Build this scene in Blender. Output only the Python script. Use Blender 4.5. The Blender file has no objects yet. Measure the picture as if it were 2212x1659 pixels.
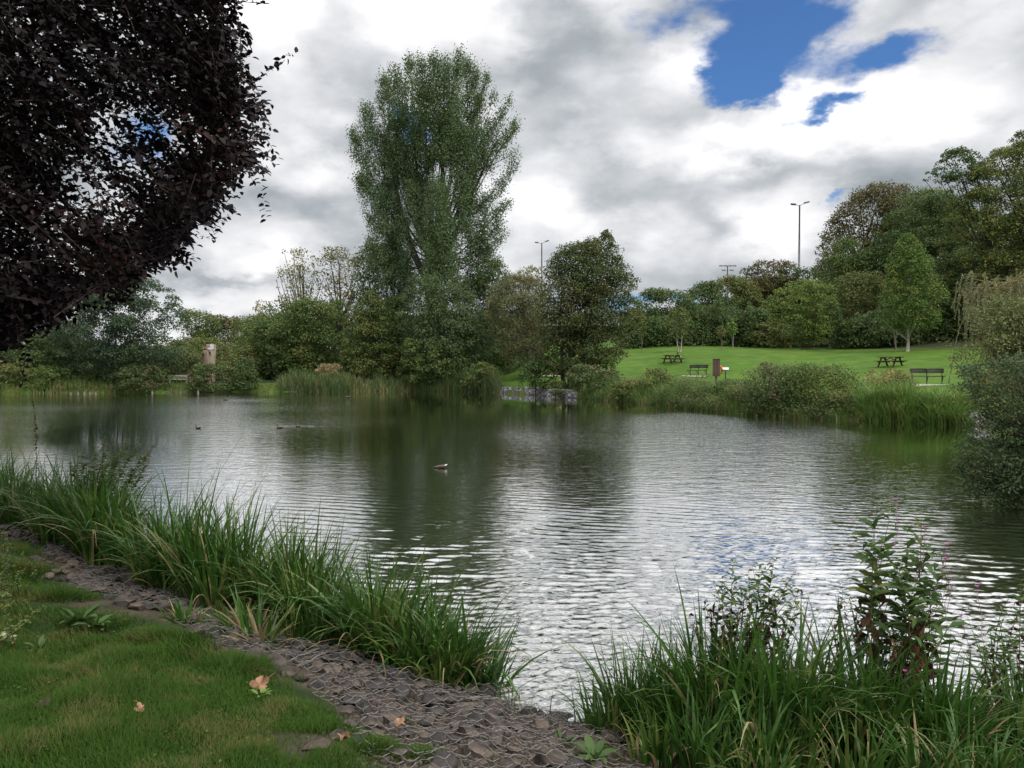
import bpy, math, random
import numpy as np
from mathutils import Vector, Matrix, Euler

R = np.random.default_rng(7)
random.seed(7)
sc = bpy.context.scene
COL = sc.collection
PI = math.pi

# ------------------------------------------------------------------ camera
FPX, PCX, PCY = 1640.0, 1106.0, 829.5      # photograph measured on a 2212 x 1659 frame
CAMZ = 2.4
PITCH = math.atan(39.5 / FPX)
cam = bpy.data.cameras.new('camera')
cam.sensor_width = 36.0
cam.lens = 36.0 * FPX / 2212.0
cam.clip_start = 0.05
cam.clip_end = 3000
camo = bpy.data.objects.new('camera', cam)
COL.objects.link(camo)
camo.location = (0, 0, CAMZ)
camo.rotation_euler = (PI / 2 - PITCH, 0, 0)
sc.camera = camo

sc.view_settings.view_transform = 'Standard'
sc.view_settings.look = 'None'
sc.view_settings.gamma = 1
sc.view_settings.exposure = 0.0
sc.cycles.max_bounces = 6
sc.cycles.diffuse_bounces = 3
sc.cycles.glossy_bounces = 3
sc.cycles.transmission_bounces = 3
sc.cycles.use_fast_gi = False
sc.cycles.use_denoising = True
sc.cycles.caustics_reflective = False
sc.cycles.caustics_refractive = False


def ray(x, y):
    xr, zu = (x - PCX) / FPX, -(y - PCY) / FPX
    c, s = math.cos(PITCH), math.sin(PITCH)
    return xr, c + zu * s, -s + zu * c


def at(x, y, d):
    r = ray(x, y)
    k = d / r[1]
    return np.array([r[0] * k, d, CAMZ + r[2] * k])


def azel(x, y):
    r = ray(x, y)
    n = math.sqrt(r[0] ** 2 + r[1] ** 2 + r[2] ** 2)
    return math.atan2(r[0], r[1]), math.asin(r[2] / n)


# ------------------------------------------------------------------ sky
SUN_EL, SUN_AZ = math.radians(48), math.radians(128)      # azimuth clockwise from +Y
world = bpy.data.worlds.new('World')
sc.world = world
world.use_nodes = True
nt = world.node_tree
nt.nodes.clear()


def N(tree, typ, **kw):
    n = tree.nodes.new(typ)
    for k, v in kw.items():
        if k == 'ins':
            for kk, vv in v.items():
                if hasattr(vv, 'is_output'):
                    tree.links.new(vv, n.inputs[kk])
                else:
                    n.inputs[kk].default_value = vv
        else:
            setattr(n, k, v)
    return n


def M(tree, op, a, b=0.0, c=None):
    n = tree.nodes.new('ShaderNodeMath')
    n.operation = op
    for i, v in enumerate((a, b) if c is None else (a, b, c)):
        if hasattr(v, 'is_output'):
            tree.links.new(v, n.inputs[i])
        else:
            n.inputs[i].default_value = v
    return n.outputs[0]


def VM(tree, op, a, b=None, c=None, out=0):
    n = tree.nodes.new('ShaderNodeVectorMath')
    n.operation = op
    for i, v in enumerate((a, b, c)):
        if v is None:
            continue
        if hasattr(v, 'is_output'):
            tree.links.new(v, n.inputs[i])
        else:
            n.inputs[i].default_value = v
    return n.outputs[out]


def MR(tree, v, a, b, c=0.0, d=1.0, smooth=True):
    n = tree.nodes.new('ShaderNodeMapRange')
    n.interpolation_type = 'SMOOTHSTEP' if smooth else 'LINEAR'
    n.clamp = True
    tree.links.new(v, n.inputs[0])
    for i, q in enumerate((a, b, c, d)):
        n.inputs[i + 1].default_value = q
    return n.outputs[0]


tc = nt.nodes.new('ShaderNodeTexCoord')
dirv = VM(nt, 'NORMALIZE', tc.outputs['Generated'])
sep = N(nt, 'ShaderNodeSeparateXYZ', ins={0: dirv})
az = M(nt, 'ARCTAN2', sep.outputs[0], sep.outputs[1])
el = M(nt, 'ARCSINE', sep.outputs[2])
uv0 = N(nt, 'ShaderNodeCombineXYZ', ins={0: az, 1: el}).outputs[0]
zc = M(nt, 'ADD', M(nt, 'MAXIMUM', sep.outputs[2], 0.0), 0.16)
pl = N(nt, 'ShaderNodeCombineXYZ', ins={0: M(nt, 'DIVIDE', sep.outputs[0], zc), 1: M(nt, 'DIVIDE', sep.outputs[1], zc), 2: 3.7}).outputs[0]
cdir = VM(nt, 'MULTIPLY', dirv, (1.0, 1.0, 1.9))
nW = N(nt, 'ShaderNodeTexNoise', ins={'Vector': cdir, 'Scale': 5.0, 'Detail': 7.0, 'Roughness': 0.58})
warp = VM(nt, 'MULTIPLY', VM(nt, 'SUBTRACT', nW.outputs['Color'], (0.5, 0.5, 0.5)), (0.30, 0.17, 0.0))
uv = VM(nt, 'ADD', uv0, warp)
nA = N(nt, 'ShaderNodeTexNoise', ins={'Vector': cdir, 'Scale': 3.4, 'Detail': 10.0, 'Roughness': 0.55, 'Distortion': 0.0}).outputs[0]
nB = N(nt, 'ShaderNodeTexNoise', ins={'Vector': VM(nt, 'ADD', cdir, (3.1, 1.7, 0.4)), 'Scale': 9.0, 'Detail': 10.0, 'Roughness': 0.58, 'Distortion': 0.0}).outputs[0]
bil = M(nt, 'ABSOLUTE', M(nt, 'MULTIPLY_ADD', N(nt, 'ShaderNodeTexNoise', ins={'Vector': cdir, 'Scale': 10.0, 'Detail': 6.0, 'Roughness': 0.5}).outputs[0], 2.0, -1.0))


def blobs(lst, coord):
    acc = None
    for (x, y, rx, ry, amp) in lst:
        a, e = azel(x, y)
        sx, sy = rx / FPX * 1.5, ry / FPX * 1.5
        v = VM(nt, 'MULTIPLY_ADD', coord, (1 / sx, 1 / sy, 0), (-a / sx, -e / sy, 0))
        l = VM(nt, 'LENGTH', v, out=1)
        m = MR(nt, l, 0.0, 1.0, amp, 0.0)
        acc = m if acc is None else M(nt, 'ADD', acc, m)
    return acc


tone = blobs([
    (600, 40, 200, 160, .16), (1010, 50, 150, 90, .26), (600, 370, 130, 70, .30), (540, 545, 200, 40, .26),
    (470, 632, 190, 26, .26), (1230, 470, 150, 62, .32), (1700, 475, 130, 75, .40), (1380, 270, 260, 60, .16),
    (1640, 275, 240, 62, .36), (1960, 250, 260, 80, .30), (2120, 60, 240, 90, .10), (1540, 150, 120, 34, .22),
    (1120, 560, 110, 40, .14), (300, 470, 160, 70, .2),
    (690, 230, 170, 90, -.14), (620, 455, 160, 42, -.18), (1220, 150, 190, 120, -.15), (1350, 385, 330, 60, -.15),
    (1960, 400, 280, 70, -.14), (1450, 560, 300, 34, -.10), (520, 592, 240, 13, -.16), (1330, 40, 170, 80, -.10),
    (560, 665, 200, 8, -.10), (1750, 360, 200, 28, -.10)], uv)
gap = blobs([
    (1500, 20, 130, 55, .8), (1660, 80, 130, 90, 1.1), (1650, 170, 120, 42, .9), (1930, 125, 120, 42, .85),
    (1830, 238, 55, 20, .75), (1425, 620, 130, 26, .75), (250, 530, 90, 40, .7), (880, 290, 60, 80, .8),
    (1795, 445, 14, 26, .45), (1000, 8, 60, 12, .5), (330, 290, 60, 50, .6)], uv)
gapf = MR(nt, M(nt, 'ADD', gap, M(nt, 'MULTIPLY', M(nt, 'SUBTRACT', nB, 0.5), 1.3)), 0.16, 0.80)
# outside the photographed part the same broken cloud layer goes on
br = M(nt, 'ADD', M(nt, 'MULTIPLY_ADD', M(nt, 'SUBTRACT', nA, 0.5), 0.85, 0.54), tone)
br = M(nt, 'MULTIPLY_ADD', M(nt, 'SUBTRACT', nB, 0.5), 0.45, br)
vw = VM(nt, 'ADD', VM(nt, 'MULTIPLY', dirv, (1.0, 1.0, 1.5)), VM(nt, 'MULTIPLY', VM(nt, 'SUBTRACT', nW.outputs['Color'], (0.5, 0.5, 0.5)), (0.16, 0.16, 0.16)))
vo1 = N(nt, 'ShaderNodeTexVoronoi', feature='SMOOTH_F1', ins={'Vector': vw, 'Scale': 7.0, 'Smoothness': 0.35}).outputs[0]
vo2 = N(nt, 'ShaderNodeTexVoronoi', feature='SMOOTH_F1', ins={'Vector': vw, 'Scale': 17.0, 'Smoothness': 0.3}).outputs[0]
puff = M(nt, 'MULTIPLY_ADD', M(nt, 'SUBTRACT', 0.42, vo2), 0.22, M(nt, 'MULTIPLY', M(nt, 'SUBTRACT', 0.45, vo1), 0.50))
br = M(nt, 'MULTIPLY_ADD', bil, 0.22, br)
br = M(nt, 'ADD', br, M(nt, 'ADD', puff, 0.13))
high = MR(nt, el, math.radians(19), math.radians(42), 0.0, 2.1)
br = M(nt, 'MULTIPLY_ADD', M(nt, 'SUBTRACT', br, .55), 1.15, .57)
br = M(nt, 'MULTIPLY', br, M(nt, 'ADD', high, 1.0))
br = M(nt, 'MAXIMUM', br, 0.28)
ramp = N(nt, 'ShaderNodeValToRGB', ins={0: br})
cr = ramp.color_ramp
cr.elements[0].position, cr.elements[0].color = 0.2, (0.27, 0.31, 0.335, 1)
cr.elements[1].position, cr.elements[1].color = 1.0, (0.94, 0.94, 0.96, 1)
for p, c in ((0.45, (0.42, 0.46, 0.49, 1)), (0.68, (0.63, 0.65, 0.68, 1))):
    e = cr.elements.new(p)
    e.color = c
over = M(nt, 'MAXIMUM', br, 1.0)
ccol = VM(nt, 'SCALE', ramp.outputs[0])
nt.links.new(over, ccol.node.inputs['Scale'])
sky = nt.nodes.new('ShaderNodeTexSky')
sky.sky_type = 'NISHITA'
sky.sun_disc = False
sky.sun_elevation = SUN_EL
sky.sun_rotation = SUN_AZ
skyc = VM(nt, 'MULTIPLY', sky.outputs[0], (0.56, 0.90, 1.34))
bg1 = N(nt, 'ShaderNodeBackground', ins={0: skyc, 1: 0.10})
bg2 = N(nt, 'ShaderNodeBackground', ins={0: ccol, 1: 1.0})
mx = N(nt, 'ShaderNodeMixShader', ins={0: gapf, 1: bg2.outputs[0], 2: bg1.outputs[0]})
wo = nt.nodes.new('ShaderNodeOutputWorld')
nt.links.new(mx.outputs[0], wo.inputs[0])
world.cycles.sampling_method = 'MANUAL'
world.cycles.sample_map_resolution = 512

sun = bpy.data.lights.new('sun', 'SUN')
sun.energy = 2.1
sun.angle = math.radians(12)
sun.color = (1.0, 0.95, 0.88)
suno = bpy.data.objects.new('sun', sun)
COL.objects.link(suno)
sdv = Vector((math.sin(SUN_AZ) * math.cos(SUN_EL), math.cos(SUN_AZ) * math.cos(SUN_EL), math.sin(SUN_EL)))
suno.rotation_euler = sdv.to_track_quat('Z', 'Y').to_euler()
suno.location = (0, 0, 60)


# ------------------------------------------------------------------ mesh helpers
class MB:
    """collects vertices and faces for one mesh object"""

    def __init__(s):
        s.v, s.f, s.n, s.mi = [], [], 0, []

    def add(s, v, f, mi=0):
        v = np.asarray(v, float).reshape(-1, 3)
        f = np.asarray(f, int)
        if len(f) == 0:
            return s
        s.v.append(v)
        s.f.append(f + s.n)
        s.mi.append(np.full(len(f), mi, int))
        s.n += len(v)
        return s

    def box(s, c, size, rot=None, mi=0, bevel=0.0):
        x, y, z = np.array(size) / 2
        b = min(bevel, x, y, z)
        if b <= 0:
            v = np.array([(i, j, k) for k in (-z, z) for j in (-y, y) for i in (-x, x)])
            f = [(0, 2, 3, 1), (4, 5, 7, 6), (0, 1, 5, 4), (2, 6, 7, 3), (0, 4, 6, 2), (1, 3, 7, 5)]
            if rot is not None:
                v = v @ np.array(Euler(rot).to_matrix()).T
            return s.add(v + np.array(c), f, mi)
        bm_v = []
        # bevelled: eight corners, three vertices each
        idx = {}
        for i in (-1, 1):
            for j in (-1, 1):
                for k in (-1, 1):
                    for a in range(3):
                        p = [i * x, j * y, k * z]
                        for q in range(3):
                            if q != a:
                                p[q] -= (i, j, k)[q] * b
                        idx[(i, j, k, a)] = len(bm_v)
                        bm_v.append(p)
        quads, tris = [], []
        cyc = [(-1, -1), (1, -1), (1, 1), (-1, 1)]
        for a in range(3):
            for sgn in (-1, 1):
                q = []
                for (m, n) in cyc:
                    key = [0, 0, 0]
                    key[a] = sgn
                    key[(a + 1) % 3] = m
                    key[(a + 2) % 3] = n
                    q.append(idx[tuple(key) + (a,)])
                quads.append(q if sgn > 0 else q[::-1])
        for a in range(3):
            for m in (-1, 1):
                for n in (-1, 1):
                    b1, b2 = (a + 1) % 3, (a + 2) % 3
                    k1, k2 = [0, 0, 0], [0, 0, 0]
                    k1[a], k2[a] = -1, 1
                    for kk in (k1, k2):
                        kk[b1], kk[b2] = m, n
                    quads.append([idx[tuple(k1) + (b1,)], idx[tuple(k2) + (b1,)], idx[tuple(k2) + (b2,)], idx[tuple(k1) + (b2,)]])
        for i in (-1, 1):
            for j in (-1, 1):
                for k in (-1, 1):
                    tris.append([idx[(i, j, k, a)] for a in range(3)])
        v = np.array(bm_v)
        if rot is not None:
            v = v @ np.array(Euler(rot).to_matrix()).T
        s.add(v + np.array(c), quads, mi)
        s.n -= 0
        off = s.n - len(v)
        s.f.append(np.array(tris) + off)
        s.mi.append(np.full(len(tris), mi, int))
        return s

    def tube(s, pts, rad, sides=6, mi=0, caps=True):
        pts = np.asarray(pts, float)
        n = len(pts)
        rad = np.broadcast_to(np.asarray(rad, float), (n,))
        t = np.gradient(pts, axis=0)
        t /= np.linalg.norm(t, axis=1)[:, None] + 1e-9
        ref = np.array([0, 0, 1.0]) if abs(t[:, 2]).mean() < 0.8 else np.array([1.0, 0, 0])
        a = np.cross(t, ref)
        a /= np.linalg.norm(a, axis=1)[:, None] + 1e-9
        b = np.cross(t, a)
        ang = np.linspace(0, 2 * PI, sides, endpoint=False)
        v = pts[:, None] + rad[:, None, None] * (a[:, None] * np.cos(ang)[None, :, None] + b[:, None] * np.sin(ang)[None, :, None])
        i, j = np.meshgrid(np.arange(n - 1), np.arange(sides), indexing='ij')
        j2 = (j + 1) % sides
        f = np.stack([i * sides + j, i * sides + j2, (i + 1) * sides + j2, (i + 1) * sides + j], -1).reshape(-1, 4)
        s.add(v.reshape(-1, 3), f, mi)
        if caps:
            off = s.n - n * sides
            s.f.append(np.array([[off + q for q in range(sides)]][0])[None])
            s.mi.append(np.array([mi]))
            s.f.append((np.array([off + (n - 1) * sides + q for q in range(sides)][::-1]))[None])
            s.mi.append(np.array([mi]))
        return s

    def build(s, name, mat, parent=None, smooth=False):
        me = bpy.data.meshes.new(name)
        V = np.concatenate(s.v) if s.v else np.zeros((0, 3))
        me.vertices.add(len(V))
        me.vertices.foreach_set('co', V.astype(np.float32).ravel())
        tot = np.concatenate([np.full(len(f), f.shape[1]) for f in s.f])
        loops = np.concatenate([f.ravel() for f in s.f])
        me.loops.add(len(loops))
        me.loops.foreach_set('vertex_index', loops.astype(np.int32))
        me.polygons.add(len(tot))
        st = np.concatenate([[0], np.cumsum(tot)[:-1]])
        me.polygons.foreach_set('loop_start', st.astype(np.int32))
        me.polygons.foreach_set('loop_total', tot.astype(np.int32))
        mats = mat if isinstance(mat, (list, tuple)) else [mat]
        for m in mats:
            me.materials.append(m)
        if len(mats) > 1:
            me.polygons.foreach_set('material_index', np.concatenate(s.mi).astype(np.int32))
        if smooth:
            me.polygons.foreach_set('use_smooth', np.ones(len(tot), bool))
        me.update(calc_edges=True)
        me.validate()
        o = bpy.data.objects.new(name, me)
        COL.objects.link(o)
        if parent is not None:
            o.parent = parent
        return o


def tag(o, label=None, cat=None, group=None, kind=None):
    if label:
        o['label'] = label
    if cat:
        o['category'] = cat
    if group:
        o['group'] = group
    if kind:
        o['kind'] = kind
    return o


def thing(name, label, cat, loc=(0, 0, 0), rz=0.0, group=None):
    o = bpy.data.objects.new(name, None)
    o.empty_display_size = 0.2
    COL.objects.link(o)
    o.location = tuple(float(q) for q in loc)
    o.rotation_euler = (0, 0, rz)
    return tag(o, label, cat, group)


def copy_tree(o, parent=None):
    c = o.copy()
    COL.objects.link(c)
    c.parent = parent
    for ch in list(o.children):
        copy_tree(ch, c)
    return c


# ------------------------------------------------------------------ materials
def mat_base(name):
    m = bpy.data.materials.new(name)
    m.use_nodes = True
    t = m.node_tree
    t.nodes.clear()
    out = t.nodes.new('ShaderNodeOutputMaterial')
    return m, t, out


def mixc(t, fac, a, b):
    n = t.nodes.new('ShaderNodeMix')
    n.data_type = 'RGBA'
    for sck, v in ((n.inputs[0], fac), (n.inputs[6], a), (n.inputs[7], b)):
        if hasattr(v, 'is_output'):
            t.links.new(v, sck)
        else:
            sck.default_value = v if not isinstance(v, tuple) else tuple(v) + ((1,) if len(v) == 3 else ())
    return n.outputs[2]


def noise(t, scale, detail=4, rough=0.5, vec=None, dist=0.0, obj=True):
    if vec is None:
        g = t.nodes.new('ShaderNodeTexCoord')
        vec = g.outputs['Object']
    n = N(t, 'ShaderNodeTexNoise', ins={'Vector': vec, 'Scale': scale, 'Detail': detail, 'Roughness': rough, 'Distortion': dist})
    return n.outputs[0]


def leaf_mat(name, c1, c2, c3=None, amt=0.3, nscale=0.45, trans=0.30, rough=0.6, spec=0.2):
    c1 = tuple(.62 * a + .38 * b for a, b in zip(c1, c2))
    m, t, out = mat_base(name)
    g = t.nodes.new('ShaderNodeNewGeometry')
    ri = g.outputs['Random Per Island']
    base = mixc(t, ri, c1, c2)
    if c3 is not None:
        f1 = noise(t, nscale, 3, 0.6, vec=g.outputs['Position'])
        f1 = MR(t, f1, 0.42, 0.66, 0.0, 1.0)
        wn = N(t, 'ShaderNodeMath', operation='FRACT', ins={0: M(t, 'MULTIPLY', ri, 17.31)}).outputs[0]
        f = MR(t, M(t, 'ADD', M(t, 'MULTIPLY', f1, 0.6), M(t, 'MULTIPLY', wn, 0.6)), 1.0 - amt, 1.25 - amt, 0, 1)
        base = mixc(t, f, base, c3)
    p = N(t, 'ShaderNodeBsdfPrincipled', ins={'Base Color': base, 'Roughness': rough, 'Specular IOR Level': spec})
    tr = N(t, 'ShaderNodeBsdfTranslucent', ins={0: base})
    ms = N(t, 'ShaderNodeMixShader', ins={0: trans, 1: p.outputs[0], 2: tr.outputs[0]})
    t.links.new(ms.outputs[0], out.inputs[0])
    return m


def simple_mat(name, c1, c2=None, nscale=6.0, rough=0.8, bump=0.0, stretch=(1, 1, 1), metal=0.0, spec=0.3, bscale=None):
    m, t, out = mat_base(name)
    g = t.nodes.new('ShaderNodeTexCoord')
    vec = VM(t, 'MULTIPLY', g.outputs['Object'], stretch)
    n = noise(t, nscale, 6, 0.6, vec=vec)
    base = mixc(t, MR(t, n, 0.35, 0.65), c1, c2 or c1)
    p = N(t, 'ShaderNodeBsdfPrincipled', ins={'Base Color': base, 'Roughness': rough, 'Metallic': metal, 'Specular IOR Level': spec})
    if bump:
        nb = noise(t, bscale or nscale * 2.5, 6, 0.65, vec=vec)
        b = N(t, 'ShaderNodeBump', ins={'Height': nb, 'Strength': 0.8, 'Distance': bump})
        t.links.new(b.outputs[0], p.inputs['Normal'])
    t.links.new(p.outputs[0], out.inputs[0])
    return m


LM = {
    'reedbright': leaf_mat('bright reed blades', (.060, .125, .022), (.160, .270, .060), (.20, .24, .07), .30, nscale=1.1),  # brighter green of the drooping reeds on the right shore
    'poplar': leaf_mat('poplar leaves', (.078, .130, .052), (.140, .205, .092), (.11, .16, .05), .4, trans=.32),
    'alder': leaf_mat('alder leaves', (.062, .096, .028), (.118, .155, .044), (.175, .170, .048), .28),
    'dark': leaf_mat('dark green leaves', (.045, .084, .028), (.092, .142, .045), (.12, .14, .04), .25),
    'mid': leaf_mat('mid green leaves', (0.056, 0.098, 0.028), (0.119, 0.175, 0.050), (0.168, 0.182, 0.049), .35),
    'olive': leaf_mat('olive green leaves', (.085, .112, .034), (.150, .182, .054), (.19, .175, .065), .35),
    'yellow': leaf_mat('yellowing leaves', (.080, .130, .028), (.155, .215, .052), (.22, .24, .06), .3),
    'ash': leaf_mat('thin yellowing leaves', (0.126, 0.140, 0.049), (0.238, 0.238, 0.084), (0.350, 0.280, 0.112), .4),
    'brown': leaf_mat('bronzed leaves', (.070, .074, .028), (.125, .118, .042), (.150, .105, .038), .30),
    'copper': leaf_mat('copper beech leaves', (.010, .008, .009), (.020, .012, .014), (.036, .016, .015), .22, nscale=1.2, trans=.10, rough=.5, spec=.15),
    'grey': leaf_mat('grey willow leaves', (.17, .19, .09), (.29, .31, .17), (.30, .25, .10), .3),
    'sage': leaf_mat('sage poplar leaves', (.062, .104, .042), (.115, .165, .070), (.09, .13, .04), .3),
    'maple': leaf_mat('maple leaves', (.070, .130, .028), (.140, .215, .052), (.22, .23, .06), .25),
    'lime': leaf_mat('light green leaves', (.110, .190, .040), (.190, .290, .070)),
    'bramble': leaf_mat('bramble leaves', (.052, .088, .030), (.120, .165, .058), (.19, .15, .08), .32, nscale=.9),
    'reedgrn': leaf_mat('reed blades', (.045, .095, .018), (.125, .210, .050), (.19, .19, .06), .30, nscale=1.1),
    'reedfar': leaf_mat('far reed blades', (.060, .112, .036), (.130, .200, .072), (.22, .22, .09), .36, nscale=.45),
    'straw': leaf_mat('straw stems', (.22, .17, .085), (.36, .28, .15)),
    'grass': leaf_mat('grass blades', (.013, .038, .004), (.052, .108, .013), (.115, .120, .035), .36, nscale=2.6, trans=.3, spec=.10, rough=.55),
    'sedge': leaf_mat('sedge blades', (.013, .044, .007), (.060, .138, .022), (.15, .20, .05), .30, nscale=2.5, trans=.28, rough=.36, spec=.32),
    'herb': leaf_mat('willowherb leaves', (.045, .090, .025), (.090, .155, .045), (.13, .15, .03), .2, nscale=3, trans=.3),
    'dead': leaf_mat('withered leaves', (.050, .026, .018), (.090, .045, .028), (.14, .07, .03), .3, nscale=5, trans=.15),
    'pink': leaf_mat('pink petals', (.45, .10, .34), (.62, .20, .50)),
    'white': leaf_mat('white petals', (.6, .6, .52), (.75, .74, .68)),
    'lily': leaf_mat('lily pads', (.09, .17, .03), (.17, .26, .06), (.3, .28, .06), .3),
}
MB_BARK = simple_mat('bark', (.055, .045, .036), (.10, .085, .07), 5, .9, .02, (1, 1, .25))
MB_BARKP = simple_mat('pale bark', (.26, .235, .19), (.40, .37, .31), 4, .85, .006, (1, 1, .4))
MB_TWIG = simple_mat('twig bark', (.12, .10, .075), (.20, .165, .12), 5, .9)
MB_WTWIG = simple_mat('willow twig bark', (.17, .15, .07), (.27, .235, .12), 5, .8)
MB_HERBST = simple_mat('herb stem', (.10, .05, .03), (.10, .12, .04), 8, .7)


# ------------------------------------------------------------------ ground shape
POND = np.array([
    (4.5, 5.3), (3.2, 4.75), (2.2, 4.55), (1.3, 4.68), (.6, 4.92), (0.05, 5.25), (-.4, 5.65), (-1.2, 6.3), (-2.2, 7.15), (-3.6, 8.1),
    (-5.2, 9.6), (-7.5, 11.5), (-11, 14), (-17, 18), (-26, 25), (-40, 34), (-56, 46), (-64, 56), (-58, 63.5),
    (-44, 65.6), (-36, 67.2), (-28, 68.5), (-20.5, 70.0), (-15, 71.2), (-9.5, 72.0), (-5, 70.5), (-1.7, 67.9), (1.6, 62.2), (4.9, 56.2), (6.9, 51.2), (8.5, 47.4),
    (10.1, 42.3), (11.75, 37.9), (13.4, 35.2), (15.25, 33.4), (18.4, 30.3), (21.5, 27), (19, 22.5), (14.5, 17.5), (11, 12.6), (9, 9.5), (6.5, 6.8)])


def sdist(x, y):
    """distance to the pond edge, positive on land"""
    x, y = np.asarray(x, float), np.asarray(y, float)
    sh = x.shape
    px, py = x.ravel(), y.ravel()
    best = np.full(px.shape, 1e9)
    inside = np.zeros(px.shape, bool)
    n = len(POND)
    for i in range(n):
        ax, ay = POND[i]
        bx, by = POND[(i + 1) % n]
        ex, ey = bx - ax, by - ay
        tt = np.clip(((px - ax) * ex + (py - ay) * ey) / (ex * ex + ey * ey), 0, 1)
        best = np.minimum(best, np.hypot(px - ax - tt * ex, py - ay - tt * ey))
        c = (ay > py) != (by > py)
        xi = ax + (py - ay) / (by - ay + 1e-12) * ex
        inside ^= c & (px < xi)
    return np.where(inside, -best, best).reshape(sh)


def ss(a, b, x):
    t = np.clip((x - a) / (b - a), 0, 1)
    return t * t * (3 - 2 * t)


def vnoise(x, y, seed=0):
    """cheap smooth value noise"""
    x, y = np.asarray(x, float), np.asarray(y, float)
    xi, yi = np.floor(x).astype(int), np.floor(y).astype(int)
    fx, fy = x - xi, y - yi
    fx, fy = fx * fx * (3 - 2 * fx), fy * fy * (3 - 2 * fy)

    def h(a, b):
        q = np.sin(a * 127.1 + b * 311.7 + seed * 74.7) * 43758.5453
        return q - np.floor(q)
    return (h(xi, yi) * (1 - fx) * (1 - fy) + h(xi + 1, yi) * fx * (1 - fy) + h(xi, yi + 1) * (1 - fx) * fy + h(xi + 1, yi + 1) * fx * fy)


def H(x, y, sd=None):
    x, y = np.asarray(x, float), np.asarray(y, float)
    if sd is None:
        sd = sdist(x, y)
    under = -0.9 * (1 - np.exp(np.minimum(sd, 0) / 0.8))
    near = np.interp(sd, [0, .35, 1.3, 1.9, 3.5, 8, 60], [0, .12, .38, .52, .74, .85, 1.2])
    left = np.interp(sd, [0, .25, 1.0, 8, 30, 120], [0, .38, .55, .78, 1.4, 5])
    right = np.interp(sd, [0, .4, 4, 13, 17, 26, 40, 60, 100, 170], [0, .45, .75, 1.2, 1.5, 2.5, 4.0, 6.2, 10.5, 14])
    wy = ss(14, 30, y)
    wr = ss(-5, 5, x)
    right = right + 1.8 * ss(61, 82, y) * (1 - ss(16, 40, x)) * ss(1, 10, sd) * (1 - ss(40, 60, sd) * .5)
    far = left * (1 - wr) + right * wr
    h = near * (1 - wy) + far * wy
    bump = (vnoise(x * 1.7, y * 1.7, 1) - .5) * .06 + (vnoise(x * .35, y * .35, 2) - .5) * .16
    h = h + bump * ss(1.2, 4, sd)
    return np.where(sd > 0, h, under)


def Hs(x, y):
    return float(H(np.array([x]), np.array([y]))[0])


def ground_hit(x, y, d0=3.0, d1=160.0):
    ds = np.linspace(d0, d1, 6000)
    r = ray(x, y)
    k = ds / r[1]
    z = CAMZ + r[2] * k
    g = np.maximum(H(r[0] * k, ds), 0)
    i = np.argmax(z <= g)
    return np.array([r[0] * k[i], ds[i], g[i]])


def graded(a, b, fine0, fine1, step, growth=1.06):
    xs = list(np.arange(fine0, fine1 + 1e-6, step))
    s = step
    while xs[-1] < b:
        s = min(s * growth, 18)
        xs.append(xs[-1] + s)
    s = step
    lo = []
    q = fine0
    while q > a:
        s = min(s * growth, 18)
        q -= s
        lo.append(q)
    return np.array(lo[::-1] + xs)


def grid_obj(name, xs, ys, zf, mat, smooth=True):
    X, Y = np.meshgrid(xs, ys, indexing='xy')
    Z = zf(X, Y)
    ny, nx = X.shape
    i, j = np.meshgrid(np.arange(ny - 1), np.arange(nx - 1), indexing='ij')
    f = np.stack([i * nx + j, i * nx + j + 1, (i + 1) * nx + j + 1, (i + 1) * nx + j], -1).reshape(-1, 4)
    mb = MB().add(np.stack([X, Y, Z], -1), f)
    return mb.build(name, mat, smooth=smooth), X, Y


# ground material: lawn, bare earth by the stones, darker litter under the woods
gm, t, out = mat_base('lawn and earth')
geo = t.nodes.new('ShaderNodeNewGeometry')
pos = geo.outputs['Position']
n1 = noise(t, 0.25, 5, .6, vec=pos)
n2 = noise(t, 3.0, 6, .65, vec=pos)
n3 = noise(t, 40.0, 4, .7, vec=pos)
nst = noise(t, 1.0, 5, .6, vec=VM(t, 'MULTIPLY', pos, (.25, 1.3, 1)))
lawn = mixc(t, MR(t, n1, .35, .65), (.040, .105, .008), (.064, .140, .011))
lawn = mixc(t, MR(t, nst, .45, .7, 0, .5), lawn, (.12, .19, .028))
lawn = mixc(t, MR(t, n3, .3, .7, 0, .55), lawn, (.035, .080, .008))
lawn = mixc(t, MR(t, noise(t, .7, 7, .7, vec=pos), .46, .62, 0, .65), lawn, (.105, .145, .022))
lawn = mixc(t, MR(t, noise(t, .33, 6, .6, vec=VM(t, 'MULTIPLY', pos, (.5, 1.6, 1))), .5, .64, 0, .5), lawn, (.036, .085, .009))
lawn = mixc(t, MR(t, noise(t, 2.6, 7, .72, vec=VM(t, 'ADD', pos, (7, 3, 0))), .60, .70, 0, .45), lawn, (.12, .11, .035))
earth = mixc(t, MR(t, n2, .35, .65), (.045, .034, .025), (.095, .074, .055))
earth = mixc(t, MR(t, n3, .55, .72), earth, (.17, .145, .12))
litter = mixc(t, MR(t, n2, .35, .65), (.018, .026, .010), (.032, .036, .014))
att = N(t, 'ShaderNodeAttribute', attribute_name='cover')
sepc = N(t, 'ShaderNodeSeparateXYZ', ins={0: att.outputs['Vector']})
lawn = mixc(t, sepc.outputs[2], lawn, mixc(t, n2, (.010, .024, .004), (.024, .046, .008)))  # near soil coloured darker, painting the shade between the grass blades
b = mixc(t, sepc.outputs[0], lawn, earth)
b = mixc(t, sepc.outputs[1], b, litter)
pr = N(t, 'ShaderNodeBsdfPrincipled', ins={'Base Color': b, 'Roughness': .9, 'Specular IOR Level': .15})
n5 = noise(t, .9, 6, .7, vec=pos)
_x = 0
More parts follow.
